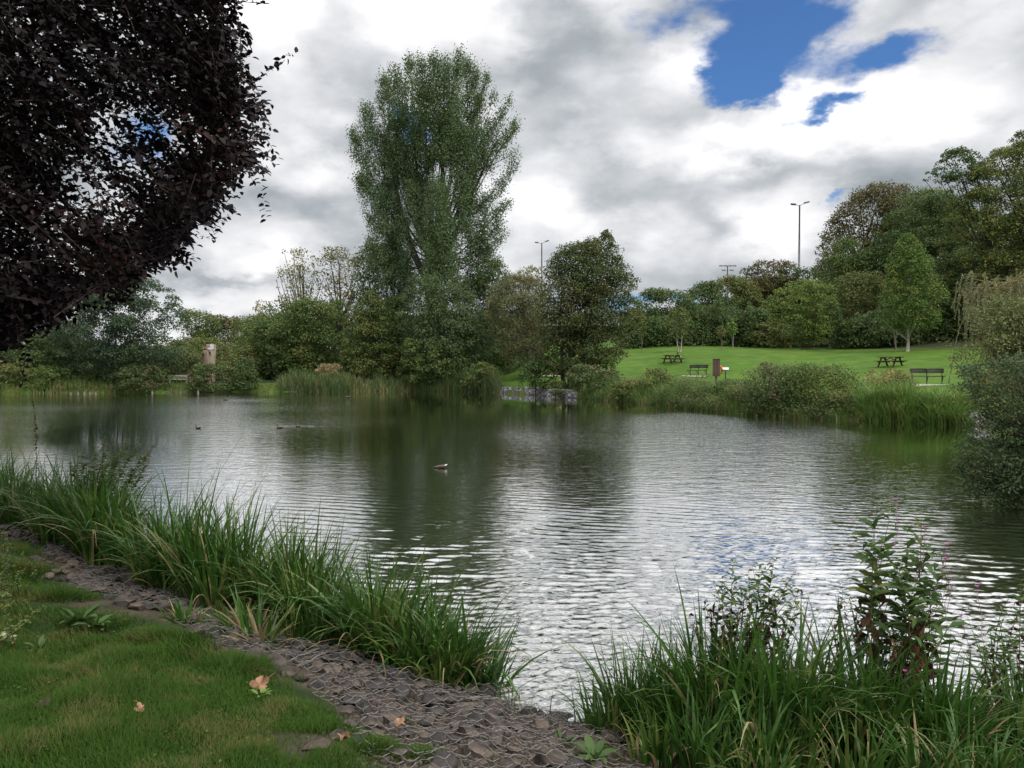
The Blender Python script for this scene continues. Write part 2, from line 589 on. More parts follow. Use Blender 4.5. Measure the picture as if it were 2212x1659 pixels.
bm_ = N(t, 'ShaderNodeBump', ins={'Height': noise(t, 22, 8, .75, vec=pos), 'Strength': .8, 'Distance': .02})
t.links.new(bm_.outputs[0], pr.inputs['Normal'])
t.links.new(pr.outputs[0], out.inputs[0])

xs = graded(-700, 700, -7, 5, .07, 1.045)
ys = graded(-300, 1200, 2.2, 10, .07, 1.035)
GR, GX, GY = grid_obj('ground', xs, ys, lambda X, Y: H(X, Y), gm)
tag(GR, 'grass bank, stony edge and lawn around the pond', kind='structure')
SDG = sdist(GX, GY)
nearm = 1 - ss(16, 26, GY)
e1 = nearm * (1 - ss(1.0, 1.4, SDG - .4 * ss(-1.6, -.5, GX) + .5 * ss(-3.6, -6.5, GX) + (vnoise(GX * 2.2, GY * 2.2, 5) - .5) * .8))
e1 = np.maximum(e1, nearm * .75 * ss(.62, .8, vnoise(GX * 1.6, GY * 1.6, 9)) * (1 - ss(1.7, 2.6, SDG)))
e1 = np.maximum(e1, (SDG < 0.2))
lit = ss(39, 43, SDG) * ss(20, 30, GY) * ss(-6, 2, GX)
lit = np.maximum(lit, ss(3.5, 6, SDG) * ss(40, 60, GY) * (1 - ss(-6, 0, GX)))
av = np.stack([e1, lit, nearm * (GX > -14)], -1).reshape(-1, 3).astype(np.float32)
a_ = GR.data.attributes.new('cover', 'FLOAT_VECTOR', 'POINT')
a_.data.foreach_set('vector', av.ravel())

# ------------------------------------------------------------------ water
wm, t, out = mat_base('pond water')
geo = t.nodes.new('ShaderNodeNewGeometry')
pos = geo.outputs['Position']
wa = N(t, 'ShaderNodeAttribute', attribute_name='wave').outputs['Fac']
wr1 = noise(t, 1.0, 2, .5, vec=pos)
p1 = VM(t, 'ADD', VM(t, 'MULTIPLY', pos, (3.4, 8.4, 1)), (11, 5, 0))
h1 = noise(t, 1.0, 3, .5, vec=p1, dist=.5)
p2 = VM(t, 'MULTIPLY', pos, (1.2, 2.6, 1))
h2 = noise(t, 1.0, 2, .5, vec=p2, dist=.3)
p3 = VM(t, 'MULTIPLY', pos, (9.0, 17.0, 1))
h3 = noise(t, 1.0, 2, .5, vec=p3)
hh = M(t, 'ADD', M(t, 'MULTIPLY', h1, 1.0), M(t, 'MULTIPLY', h2, 1.3))
hh = M(t, 'MULTIPLY_ADD', h3, .25, hh)
hh = M(t, 'MULTIPLY', hh, wa)
bmp = N(t, 'ShaderNodeBump', ins={'Height': hh, 'Strength': 1.0, 'Distance': .0105})
pw = N(t, 'ShaderNodeBsdfPrincipled', ins={'Base Color': (.040, .043, .020, 1), 'Roughness': .04, 'IOR': 2.2, 'Specular IOR Level': .5})
t.links.new(bmp.outputs[0], pw.inputs['Normal'])
fr = N(t, 'ShaderNodeFresnel', ins={'IOR': 1.33})
t.links.new(bmp.outputs[0], fr.inputs['Normal'])
gfac = M(t, 'MINIMUM', M(t, 'MULTIPLY', M(t, 'POWER', fr.outputs[0], .46), 1.55), 1.0)
gl = N(t, 'ShaderNodeBsdfGlossy', ins={0: (1, 1, 1, 1), 'Roughness': .03})
t.links.new(bmp.outputs[0], gl.inputs['Normal'])
dfw = N(t, 'ShaderNodeBsdfDiffuse', ins={0: (.036, .040, .020, 1)})
mw = N(t, 'ShaderNodeMixShader', ins={0: gfac, 1: dfw.outputs[0], 2: gl.outputs[0]})
t.nodes.remove(pw)
t.links.new(mw.outputs[0], out.inputs[0])
wys = [3.6]
while wys[-1] < 82:
    wys.append(wys[-1] + max(.0125, wys[-1] ** 2 * .00036))
wys = np.array(wys)
wss = np.concatenate([np.linspace(-16, -.8, 60)[:-1], np.linspace(-.8, .8, 820), np.linspace(.8, 4, 30)[1:]])
S_, WY = np.meshgrid(wss, wys)
WX = np.clip(S_ * WY, -70, 30)
WX = np.where(np.abs(S_) < .8, S_ * WY, np.clip(WX, -70, 30))
ssd = sdist(WX, WY)
WZ = np.zeros_like(WX)
rw_ = np.random.default_rng(3)
drow = np.maximum(.0125, WY ** 2 * .00036)
gust = .6 + .8 * vnoise(WX * .30, WY * .25, 91)
for q in range(44):
    lam = .062 * (5.0 ** rw_.uniform(0, 1))
    th = rw_.normal(0, .33) + .10
    kx, ky = 2 * PI / lam * math.sin(th), 2 * PI / lam * math.cos(th)
    am = .0066 * lam * (1.0 if lam < .2 else .55)
    fade = np.clip((lam / drow - 2.6) / 3.0, 0, 1)
    ph = kx * WX + ky * WY + rw_.uniform(0, 6.28) + 2.6 * vnoise(WX * .55, WY * .8, q)
    sn = np.sin(ph)
    WZ += am * fade * (sn + .25 * np.cos(2 * ph))
WZ *= gust * np.clip(-ssd / .5 + .35, .15, 1)
ny, nx = WX.shape
i, j = np.meshgrid(np.arange(ny - 1), np.arange(nx - 1), indexing='ij')
f = np.stack([i * nx + j, i * nx + j + 1, (i + 1) * nx + j + 1, (i + 1) * nx + j], -1).reshape(-1, 4)
WA = MB().add(np.stack([WX, WY, WZ], -1), f).build('water', wm, smooth=True)
tag(WA, 'rippled olive green pond water reflecting clouds and trees', kind='structure')
wsd = -sdist(WX, WY)
PXW = PCX + FPX * WX / WY
calm_w = np.interp(PXW, [0, 250, 500, 900, 1200, 1330, 1500, 1750, 1900, 2200], [9, 17, 9, 24, 14, 8, 2.0, 3.0, 9, 16])
wv = ss(0, 1, (wsd - calm_w * .42) / (calm_w * .75))
wv = wv * ss(12, 26, WY) + (1 - ss(12, 26, WY))
wv *= .55 + .75 * vnoise(WX * .12, WY * .16, 3) + .25 * vnoise(WX * .5, WY * .25, 4)
wv *= np.interp(WY, [4, 8, 14, 26, 60], [.22, .40, .95, 1.35, 1.2])
for (bx, by, rx, ry, a) in ((545, 864, 62, 2.2, 1.3), (1210, 869, 26, 3.0, 1.1), (560, 868, 80, 1.2, .5), (450, 858, 30, 1, .5), (860, 910, 30, 8, .5), (640, 920, 60, 2.0, .9)):
    PYW = 790 + FPX * CAMZ / WY
    wv = wv + a * np.exp(-((PXW - bx) / rx) ** 2 - ((PYW - by) / ry) ** 2)
wv = .035 + wv
a_ = WA.data.attributes.new('wave', 'FLOAT', 'POINT')
a_.data.foreach_set('value', wv.astype(np.float32).ravel())


# ------------------------------------------------------------------ foliage
def unit(v):
    return v / (np.linalg.norm(v, axis=-1, keepdims=True) + 1e-9)


def leaves(mb, P, Nn, size, aspect=.6, shape='kite', axis=None, mi=0, curl=.15):
    """leaf faces at P with normals Nn; kite = 4 verts, ovate = 7 verts folded along the midrib"""
    n = len(P)
    if n == 0:
        return
    size = np.broadcast_to(size, (n,))[:, None]
    Nn = unit(Nn)
    if axis is None:
        axis = R.normal(size=(n, 3))
    a = unit(axis - (axis * Nn).sum(1, keepdims=True) * Nn)
    b = np.cross(Nn, a)
    if shape == 'kite':
        q = [(-.5, 0, 0), (.0, -.5, 1), (.5, 0, 0), (.0, .5, 1)]
        v = np.stack([P + a * (u * size) + b * (w * size * aspect) + Nn * (c * curl * size * .5) for u, w, c in q], 1)
        f = np.arange(n * 4).reshape(n, 4)
        mb.add(v.reshape(-1, 3), f, mi)
    else:
        q = [(0, 0, 0), (.30, -.42, 1), (.68, -.34, .8), (1.0, 0, -.6), (.68, .34, .8), (.30, .42, 1), (.5, 0, .1)]
        v = np.stack([P + a * (u * size) + b * (w * size * aspect) + Nn * (c * curl * size) for u, w, c in q], 1)
        o = (np.arange(n) * 7)[:, None]
        f = np.concatenate([o + np.array([[0, 1, 2, 6]]), o + np.array([[6, 2, 3, 4]]), o + np.array([[0, 6, 4, 5]])])
        mb.add(v.reshape(-1, 3), f, mi)


def blades(mb, P, h, w, ang, lean, bend, segs=6, mi=0, fold=.35, taper=1.6, power=1.6):
    """strap leaves: lean and bend are angles from upright at the base and gained towards the tip"""
    n = len(P)
    if n == 0:
        return
    dirv_ = np.stack([np.cos(ang), np.sin(ang), np.zeros(n)], 1)
    side = np.stack([-np.sin(ang), np.cos(ang), np.zeros(n)], 1)
    tw = R.normal(0, .5, n)
    side = unit(side * np.cos(tw)[:, None] + dirv_ * np.sin(tw)[:, None])
    pos_ = P.copy().astype(float)
    rows = []
    for k in range(segs + 1):
        tt = k / segs
        phi = lean + bend * tt ** power
        d = dirv_ * np.sin(phi)[:, None] + np.array([0, 0, 1.0]) * np.cos(phi)[:, None]
        nn = np.cross(side, d)
        ww = w * (1 - tt ** taper) * (.55 + .45 * min(1, tt * 5)) + .0008
        if fold:
            rows.append(np.stack([pos_ - side * ww[:, None] / 2 + nn * (fold * ww[:, None] * .5), pos_, pos_ + side * ww[:, None] / 2 + nn * (fold * ww[:, None] * .5)], 1))
        else:
            rows.append(np.stack([pos_ - side * ww[:, None] / 2, pos_ + side * ww[:, None] / 2], 1))
        pos_ = pos_ + d * (h / segs)[:, None]
    V = np.stack(rows, 1)
    m = V.shape[2]
    base = (np.arange(n) * (segs + 1) * m)[:, None, None, None]
    i = np.arange(segs)[None, :, None, None]
    j = np.arange(m - 1)[None, None, :, None]
    q = np.array([0, 1, m + 1, m])[None, None, None, :]
    f = (base + i * m + j + q).reshape(-1, 4)
    mb.add(V.reshape(-1, 3), f, mi)


def puff_leaves(C, rad, zs, nper, s, tilt_up=.35, jitter=.55):
    """leaf points and normals on the shells of many small clumps"""
    n = len(C)
    idx = np.repeat(np.arange(n), nper)
    d = unit(R.normal(size=(len(idx), 3)))
    low = d[:, 2] < -.35
    d[low, 2] *= -1
    r = rad[idx] * (R.uniform(.35, 1.12, len(idx)) ** .6)
    off = d * r[:, None]
    off[:, 2] *= zs[idx] if np.ndim(zs) else zs
    P = C[idx] + off
    nn = d * .7 + R.normal(size=d.shape) * jitter + np.array([0, 0, tilt_up])
    return P, nn


def tree(name, label, rows, d, mat, cat='tree', group=None, puffs=60, pr=1.0, zs=.8, dens=3.0, leaf=None, depth=.85,
         trunk=.16, trunk_px=None, bark=None, limbs=10, base=None, aspect=.62, edge=.45, stems=1, jag=.10, holes=(), front=True, trunktop=.75,
         stemspread=.0):
    """rows = (y, x left, x right) of the crown on the photograph; turned into metres at distance d"""
    rows = sorted(rows)
    ry = np.array([r[0] for r in rows], float)
    rl = np.array([r[1] for r in rows], float)
    rr = np.array([r[2] for r in rows], float)
    Zr = np.array([at(PCX, y, d)[2] for y in ry])
    k = d / FPX
    Xl, Xr = (rl - PCX) * k, (rr - PCX) * k
    o = np.argsort(Zr)
    Zr, Xl, Xr = Zr[o], Xl[o], Xr[o]
    tx = trunk_px if trunk_px is not None else (rl.mean() + rr.mean()) / 2
    bx = (tx - PCX) * k
    gz = Hs(bx, d) if base is None else base
    gz = max(gz, 0.02)
    root = thing(name, label, cat, (bx, d, gz), group=group)
    org = np.array([bx, d, gz])
    z0, z1 = Zr[0], Zr[-1]
    # crown clumps
    want = puffs
    zz = R.uniform(z0, z1, want * 6)
    wd = np.interp(zz, Zr, Xr - Xl)
    keep = R.uniform(0, wd.max(), len(zz)) < wd
    zz = zz[keep][:want]
    n = len(zz)
    a0, b0 = np.interp(zz, Zr, Xl), np.interp(zz, Zr, Xr)
    half = (b0 - a0) / 2
    rad = np.minimum(pr * R.uniform(.6, 1.25, n), half * .75 + .05)
    th = R.uniform(0, 2 * PI, n)
    if front:
        th = np.where((np.sin(th) > .3) & (R.uniform(size=n) < .4), -th, th)
    rf = R.uniform(0, 1, n) ** edge
    jj = 1 + R.normal(0, jag, n)
    ex = np.maximum(half * jj - rad * .45, .02)
    cx = (a0 + b0) / 2 + ex * rf * np.cos(th)
    cy = d + np.maximum(half * depth - rad * .6, .02) * rf * np.sin(th)
    zz = np.clip(zz, z0 + rad * zs * .45, z1 - rad * zs * .75)
    C = np.stack([cx, cy, zz], 1)
    m2 = max(6, int(n * .7))
    z2 = z0 + (z1 - z0) * R.uniform(0.02, 1, m2)
    a2, b2 = np.interp(z2, Zr, Xl), np.interp(z2, Zr, Xr)
    h2 = (b2 - a2) / 2
    r2 = np.minimum(pr * R.uniform(.25, .6, m2), h2 * .8 + .04)
    t2 = np.where(R.uniform(size=m2) < .7, R.choice([0, PI], m2) + R.normal(0, .35, m2), R.uniform(0, 2 * PI, m2))
    e2 = np.maximum(h2 * (1 + R.normal(0, jag * .7, m2)) - r2 * .6, 0)
    C2 = np.stack([(a2 + b2) / 2 + e2 * np.cos(t2), d + e2 * depth * np.sin(t2), np.minimum(z2, z1 - r2 * .5)], 1)
    C2[0] = ((Xl[-1] + Xr[-1]) / 2, d, z1 - r2[0] * .6)
    C, rad = np.concatenate([C, C2]), np.concatenate([rad, r2])
    if len(holes):
        px = PCX + C[:, 0] / C[:, 1] * FPX
        py = 790 - (C[:, 2] - CAMZ) / C[:, 1] * FPX
        ok = np.ones(len(C), bool)
        for hx, hy, hrx, hry in holes:
            ok &= ((px - hx) / hrx) ** 2 + ((py - hy) / hry) ** 2 > 1
        C, rad = C[ok], rad[ok]
    s = leaf if leaf else max(.05, d * .0027)
    dens = dens * 1.5
    rad = rad * 1.12
    area = float(np.trapezoid(Xr - Xl, Zr)) if hasattr(np, 'trapezoid') else float(np.trapz(Xr - Xl, Zr))
    ntot = dens * area / (.5 * s * s * aspect)
    wts = rad ** 2
    nper = np.maximum(4, (ntot * wts / wts.sum())).astype(int)
    P, nn = puff_leaves(C, rad, zs, nper, s)
    mb = MB()
    leaves(mb, P - org, nn, s * R.uniform(.65, 1.3, len(P)), aspect)
    mb.build('crown', mat, root)
    # trunk and limbs
    tb = MB()
    bk = bark or MB_BARK
    top = z0 + (z1 - z0) * trunktop
    for st in range(stems):
        hgt = top - gz + .3
        so = (st - (stems - 1) / 2) * stemspread
        tp = np.linspace(0, 1, 9)
        sw = R.normal(0, .02 * hgt, (9, 2)).cumsum(0) * .5
        cxm = np.interp(gz + tp * hgt, Zr, (Xl + Xr) / 2) - bx
        px_ = so * .4 + cxm * tp ** 1.5 * .8 + so * tp * 1.2 + sw[:, 0]
        pts = np.stack([px_, sw[:, 1], tp * hgt - .3], 1)
        rads = trunk * (1 - .82 * tp) / math.sqrt(stems) * (1 + .5 * np.exp(-tp * 12))
        tb.tube(pts, rads, 7)
        sel = R.permutation(len(C))[:limbs]
        for q in sel:
            tgt = C[q] - org
            tz = max(0.12, min(.92, (tgt[2] / hgt) * R.uniform(.35, .75)))
            p0 = np.array([np.interp(tz, tp, pts[:, i]) for i in range(3)])
            r0 = float(np.interp(tz, tp, rads)) * .55
            m = (p0 + tgt) / 2 + np.array([0, 0, -.06 * np.linalg.norm(tgt - p0)]) + R.normal(0, .04, 3) * np.linalg.norm(tgt - p0)
            tt = np.linspace(0, 1, 6)[:, None]
            cv = (1 - tt) ** 2 * p0 + 2 * tt * (1 - tt) * m + tt ** 2 * tgt
            tb.tube(cv, np.linspace(r0, r0 * .25, 6), 5, caps=False)
    tb.build('trunk', bk, root, smooth=True)
    return root


def twiggy(root, org, starts, ends, mat, r0=.02, name='branch'):
    mb = MB()
    for a, b in zip(starts, ends):
        a, b = np.array(a), np.array(b)
        L = np.linalg.norm(b - a)
        tt = np.linspace(0, 1, 7)[:, None]
        m = (a + b) / 2 + R.normal(0, .06 * L, 3) + np.array([0, 0, .1 * L])
        cv = (1 - tt) ** 2 * a + 2 * tt * (1 - tt) * m + tt ** 2 * b
        mb.tube(cv - org, np.linspace(r0, r0 * .3, 7), 5, caps=False)
    return mb.build(name, mat, root, smooth=True)


def clump(rows, d, **kw):
    return rows, d, kw


# ---- the tall poplar in the middle: many upright plumes
def poplar():
    d = 80
    k = d / FPX
    bx, by = (940 - PCX) * k, d
    gz = Hs(bx, by)
    root = thing('poplar_tree', 'tallest tree on the far bank, dense poplar with upright plumes', 'tree', (bx, by, gz))
    org = np.array([bx, by, gz])
    # plume = (x, y base, x, y tip, radius px)
    pl_ = [(830, 420, 762, 285, 26), (850, 480, 775, 380, 32), (870, 520, 800, 470, 34), (840, 400, 790, 225, 30), (860, 380, 828, 165, 28),
           (880, 330, 852, 150, 26), (900, 330, 885, 130, 27), (920, 330, 912, 128, 24), (935, 330, 938, 122, 27), (950, 330, 962, 130, 24),
           (955, 330, 990, 118, 27), (965, 330, 1012, 128, 22), (975, 340, 1030, 150, 20), (985, 380, 1052, 160, 17), (1000, 420, 1068, 200, 17),
           (1010, 380, 1102, 210, 15), (1015, 420, 1110, 265, 14), (1000, 420, 1122, 262, 11), (1000, 470, 1118, 352, 15), (1000, 520, 1098, 440, 20), (1000, 560, 1095, 505, 18),
           (870, 450, 835, 300, 34), (900, 480, 870, 250, 36), (930, 500, 915, 260, 34), (960, 500, 960, 250, 34), (985, 500, 1010, 280, 30),
           (880, 560, 830, 400, 36), (920, 600, 890, 400, 38), (955, 620, 945, 380, 38), (985, 600, 1010, 420, 34), (1000, 600, 1050, 450, 28),
           (860, 600, 800, 520, 30), (900, 640, 850, 520, 34), (960, 640, 960, 520, 34), (1000, 640, 1060, 540, 30), (1020, 380, 1050, 320, 20),
           (930, 420, 925, 330, 26), (880, 380, 848, 260, 30), (980, 340, 975, 215, 28), (920, 300, 922, 190, 28), (1030, 620, 1080, 560, 24)]
    cores, PP, NN = [], [], []
    pl_ = pl_ + [(1000, 450, 1095, 400, 17), (990, 430, 1040, 260, 18), (1005, 400, 1078, 300, 16), (1020, 530, 1085, 475, 20), (1010, 600, 1075, 600, 22), (850, 560, 792, 560, 26), (1030, 350, 1118, 330, 12), (1030, 300, 1090, 235, 13), (1000, 330, 1035, 205, 15)]
    HO = ((948, 378, 17, 26), (876, 296, 9, 20), (905, 560, 14, 34), (1045, 395, 18, 26), (1010, 590, 22, 14), (890, 500, 8, 22), (1003, 195, 7, 26), (935, 480, 6, 16), (925, 300, 9, 22), (1075, 360, 14, 20), (1062, 250, 8, 20), (848, 300, 5, 18), (985, 470, 6, 20), (1000, 540, 8, 12), (965, 610, 10, 10))
    for (x0, y0, x1, y1, r) in pl_:
        dy = R.uniform(-1, .7) * 5.2 * (1 - abs(x1 - 945) / 260)
        if x1 > 1040:
            dy = R.uniform(-2, 2)
        p0 = at(x0, y0 + 20, d + dy * .5)
        p1 = at(x1, y1, d + dy)
        cores.append((p0, p1, r * k))
        L = np.linalg.norm(p1 - p0)
        # twiglets: small leaf sprays hung around the axis of the plume, pointing upwards
        nsp = int(L * r * k * (19 if x1 < 1040 else 13))
        t_ = R.uniform(0, 1, nsp) ** .85
        rr = r * k * 1.25 * (1 - .80 * t_ ** 2.2) * np.sqrt(R.uniform(.02, 1, nsp))
        th_ = R.uniform(0, 2 * PI, nsp)
        c = p0 + (p1 - p0) * t_[:, None] + np.stack([rr * np.cos(th_), rr * np.sin(th_), R.normal(0, .3, nsp)], 1)
        px = PCX + c[:, 0] / c[:, 1] * FPX
        py = 790 - (c[:, 2] - CAMZ) / c[:, 1] * FPX
        ok = np.ones(len(c), bool)
        for hx, hy, hrx, hry in HO:
            ok &= (((px - hx) / hrx) ** 2 + ((py - hy) / hry) ** 2 > 1) | (R.uniform(size=len(c)) < .12)
        c, th_ = c[ok], th_[ok]
        m = 23
        idx = np.repeat(np.arange(len(c)), m)
        out_ = np.stack([np.cos(th_[idx]) * .5, np.sin(th_[idx]) * .5, np.ones(len(idx))], 1)
        P_ = c[idx] + out_ * R.uniform(-.35, .45, (len(idx), 1)) + R.normal(0, .24, (len(idx), 3))
        PP.append(P_)
        NN.append(R.normal(0, .7, P_.shape) + np.stack([np.cos(th_[idx]) * .6, np.sin(th_[idx]) * .6, np.full(len(idx), .3)], 1))
    P, nn = np.concatenate(PP), np.concatenate(NN)
    s = .175
    mb = MB()
    leaves(mb, P - org, nn, s * R.uniform(.6, 1.25, len(P)), .72)
    mb.build('crown', LM['poplar'], root)
    tb = MB()
    fork = at(925, 600, d) - org
    tb.tube(np.array([(0, 0, -.3), (-.1, 0, 2.5), (-.2, .1, 5), fork + (.5, 0, 0), at(960, 420, d) - org, at(945, 250, d) - org]), [.75, .6, .5, .42, .26, .08], 9)
    tb.tube(np.array([(-.2, .1, 4.6), at(925, 612, d) - org, at(895, 550, d) - org, at(868, 470, d) - org, at(850, 380, d) - org, at(838, 270, d) - org]), [.5, .42, .34, .26, .18, .07], 8)
    tb.tube(np.array([at(935, 600, d) - org, at(915, 520, d) - org, at(905, 430, d) - org, at(895, 300, d) - org]), [.3, .24, .17, .07], 7)
    tb.tube(np.array([at(945, 600, d) - org, at(985, 500, d) - org, at(1020, 420, d) - org, at(1075, 300, d) - org]), [.3, .22, .16, .05], 7)
    for (p0, p1, r) in cores:
        a = at(935, 560, d)
        m = (a + p0) / 2 + np.array([0, 0, -.8])
        tt = np.linspace(0, 1, 7)[:, None]
        cv = (1 - tt) ** 2 * a + 2 * tt * (1 - tt) * m + tt ** 2 * p0
        cv = np.concatenate([cv, (p0 + (p1 - p0) * np.linspace(.15, .9, 5)[:, None])])
        tb.tube(cv - org, np.linspace(.11, .025, len(cv)), 5, caps=False)
    tb.build('trunk', MB_BARK, root, smooth=True)
    print('POPLAR', len(P))


poplar()

# ---- far bank, left part
BK = 'trees along the far bank'
tree('tree', 'pale thin-leaved tree glimpsed under the copper beech at far left', [(625, -60, 30), (660, -90, 62), (700, -100, 75), (770, -100, 70)], 74, LM['ash'], puffs=40, pr=.9, dens=1.3, group=BK)
tree('willow_tree', 'broad dark grey-green tree with an airy top left of the wooden sculpture', [(598, 225, 300), (615, 170, 345), (640, 140, 375), (680, 130, 395), (720, 120, 392), (770, 150, 385), (825, 200, 330)], 70,
     leaf_mat('dark willow leaves', (0.038, 0.070, 0.035), (0.081, 0.124, 0.068), (0.081, 0.121, 0.041), .3), puffs=150, pr=.95, dens=3.4, group=BK, stems=3, stemspread=1.0, jag=.14, limbs=16, edge=.6)
tree('bush', 'low dark hedge bush at far left behind the waterside scrub', [(720, -90, 120), (760, -120, 160), (835, -120, 165)], 72, LM['dark'], 'bush', puffs=70, pr=1.2, dens=3, group=BK)
tree('bush', 'dark thicket between the far left hedge and the grey-green tree', [(700, 90, 200), (760, 80, 230), (838, 90, 240)], 75, LM['dark'], 'bush', puffs=60, pr=1.1, dens=3, group=BK)
tree('bush', 'tawny waterside scrub at the far left edge of the pond', [(780, -60, 60), (800, -80, 110), (845, -80, 125)], 67.8, LM['olive'], 'bush', puffs=80, pr=.6, dens=3, group='scrub along the far waterline', limbs=4, trunk=.05)
tree('bush', 'green rounded scrub beside the tawny scrub at far left', [(795, 70, 130), (815, 60, 165), (846, 60, 180)], 68.2, LM['mid'], 'bush', puffs=60, pr=.6, dens=3, group='scrub along the far waterline', limbs=4, trunk=.05)
tree('bush', 'small bright shrub below the grey-green tree near the posts', [(800, 190, 215), (815, 175, 245), (840, 170, 255)], 70.5, LM['mid'], 'bush', puffs=40, pr=.5, dens=3, group='scrub along the far waterline', limbs=4, trunk=.04)
tree('bush', 'dark scrub hanging over the waterline left of the wooden bench', [(790, 260, 330), (810, 245, 362), (846, 235, 362)], 68.3, LM['bramble'], 'bush', puffs=50, pr=.6, dens=3.2, group='scrub along the far waterline', limbs=4, trunk=.05)
tree('tree', 'low distant tree on the skyline just right of the grey-green tree', [(675, 402, 445), (690, 392, 470), (740, 390, 480), (800, 390, 480)], 118, LM['mid'], puffs=60, pr=1.5, dens=3, group='distant skyline trees')
tree('tree', 'low brownish distant tree in the dip of the skyline', [(682, 455, 510), (700, 440, 530), (760, 430, 540), (800, 430, 540)], 122, LM['brown'], puffs=60, pr=1.5, dens=3, group='distant skyline trees')
tree('tree', 'distant rounded tree at the right end of the low skyline', [(684, 510, 540), (705, 500, 600), (760, 500, 620), (800, 500, 620)], 114, LM['olive'], puffs=60, pr=1.5, dens=3, group='distant skyline trees')
tree('bush', 'big mound of yellowish green scrub behind the wooden sculpture', [(733, 420, 480), (750, 350, 520), (775, 320, 560), (830, 310, 590)], 82, LM['olive'], 'bush', puffs=130, pr=1.0, dens=3, group=BK)
tree('bush', 'brown-tinged bush between the wooden bench and the grey-green tree', [(750, 320, 400), (780, 300, 430), (832, 300, 430)], 76, LM['bramble'], 'bush', puffs=70, pr=.8, dens=3, group=BK)
tree('bush', 'light green bush sloping up to the right behind the sculpture', [(655, 590, 640), (690, 555, 660), (730, 500, 670), (790, 500, 670), (825, 505, 660)], 86, LM['mid'], 'bush', puffs=110, pr=1.2, dens=3, group=BK)
tree('bush', 'dark scrub with reddish stems below the wooden sculpture', [(788, 425, 480), (800, 412, 505), (846, 412, 505)], 69.3, LM['bramble'], 'bush', puffs=60, pr=.55, dens=3.2, group='scrub along the far waterline', limbs=5, trunk=.05)
tree('bush', 'pointed fresh green shrub right of the wooden sculpture', [(772, 520, 530), (790, 510, 548), (815, 500, 558), (845, 495, 562)], 69.6, LM['dark'], 'bush', puffs=50, pr=.5, dens=3.2, group='scrub along the far waterline', limbs=5, trunk=.05)
# trees with thin crowns
tree('ash_tree', 'thin yellowing tree with bare twigs left of the poplar', [(538, 612, 655), (560, 602, 700), (600, 598, 720), (640, 600, 720), (680, 610, 710)], 86, LM['ash'], puffs=80, pr=.75, dens=.62, edge=.6, limbs=34, trunk=.24, group=BK, jag=.2)
tree('ash_tree', 'second thin yellowing tree, fuller, against the poplar', [(535, 700, 780), (560, 690, 800), (600, 690, 810), (650, 690, 810), (700, 700, 790)], 88, LM['ash'], puffs=110, pr=.8, dens=1.0, edge=.6, limbs=34, trunk=.24, group=BK, jag=.2)
tree('bush', 'small bare-topped shrub on the skyline left of the thin trees', [(650, 555, 585), (670, 550, 600), (700, 545, 600)], 92, LM['ash'], 'bush', puffs=24, pr=.6, dens=.8, group=BK)
tree('tree', 'rounded dark green tree in front of the thin yellowing trees', [(650, 650, 740), (670, 610, 770), (700, 590, 780), (760, 590, 780), (815, 610, 770)], 80, LM['mid'], puffs=170, pr=1.0, dens=3.4, group=BK)
tree('bush', 'light mid green bush left of the reddish dead plants', [(690, 560, 640), (730, 550, 660), (815, 560, 660)], 83, LM['mid'], 'bush', puffs=80, pr=1.0, dens=3, group=BK)
tree('alder_tree', 'cone-shaped bronze-green tree left of the poplar with branches to the water', [(628, 797, 812), (660, 775, 830), (710, 752, 850), (760, 738, 865), (800, 735, 878), (836, 770, 870)], 75, LM['alder'], puffs=230, pr=.75, zs=.55, dens=3.6, group=BK, jag=.08)
tree('tree', 'leafy lower tree filling the gap left of the poplar trunk', [(528, 780, 850), (560, 770, 880), (600, 770, 890), (660, 770, 900), (720, 790, 880)], 83, LM['dark'], puffs=170, pr=1.0, dens=2.6, group=BK)
tree('tree', 'yellow-brown crown between the cone-shaped tree and the poplar', [(640, 840, 880), (680, 820, 900), (730, 820, 900), (800, 830, 900)], 79, LM['alder'], puffs=90, pr=.9, dens=3, group=BK)
tree('poplar_tree', 'grey-green young poplar growing below the tallest poplar', [(598, 900, 970), (625, 880, 1010), (680, 870, 1040), (740, 870, 1060), (800, 880, 1050)], 74, LM['sage'], puffs=240, pr=.9, dens=3.6, group=BK)
tree('tree', 'dark round-topped tree right of the poplar base', [(566, 1030, 1080), (585, 1010, 1098), (630, 990, 1105), (690, 990, 1110), (760, 1000, 1120)], 82, LM['dark'], puffs=150, pr=1.0, dens=3.2, group=BK)
tree('bush', 'fresh green bush at the foot of the grey-green poplar', [(735, 880, 960), (760, 860, 1000), (800, 860, 1010), (828, 870, 1000)], 72.5, LM['mid'], 'bush', puffs=90, pr=.7, dens=3, group=BK)
tree('bush', 'dark undergrowth behind the reeds right of the poplar', [(740, 1000, 1100), (770, 980, 1140), (822, 980, 1110)], 80, LM['dark'], 'bush', puffs=80, pr=.9, dens=3, group=BK)
tree('willow_tree', 'soft grey willow with fine pale twigs left of the big alder', [(598, 1090, 1150), (625, 1060, 1180), (680, 1050, 1200), (730, 1060, 1190), (790, 1100, 1180)], 72, leaf_mat('soft willow leaves', (0.115, 0.128, 0.061), (0.189, 0.203, 0.101), (0.216, 0.176, 0.068), .3),
     puffs=150, pr=.75, dens=2.3, aspect=.35, limbs=44, bark=MB_TWIG, trunk=.2, trunk_px=1158, group=BK)
tree('tree', 'thin light-leaved tree behind the grey willow', [(578, 1130, 1170), (595, 1095, 1180), (640, 1080, 1190), (700, 1090, 1190)], 84, LM['ash'], puffs=60, pr=.7, dens=1.0, limbs=20, group=BK)
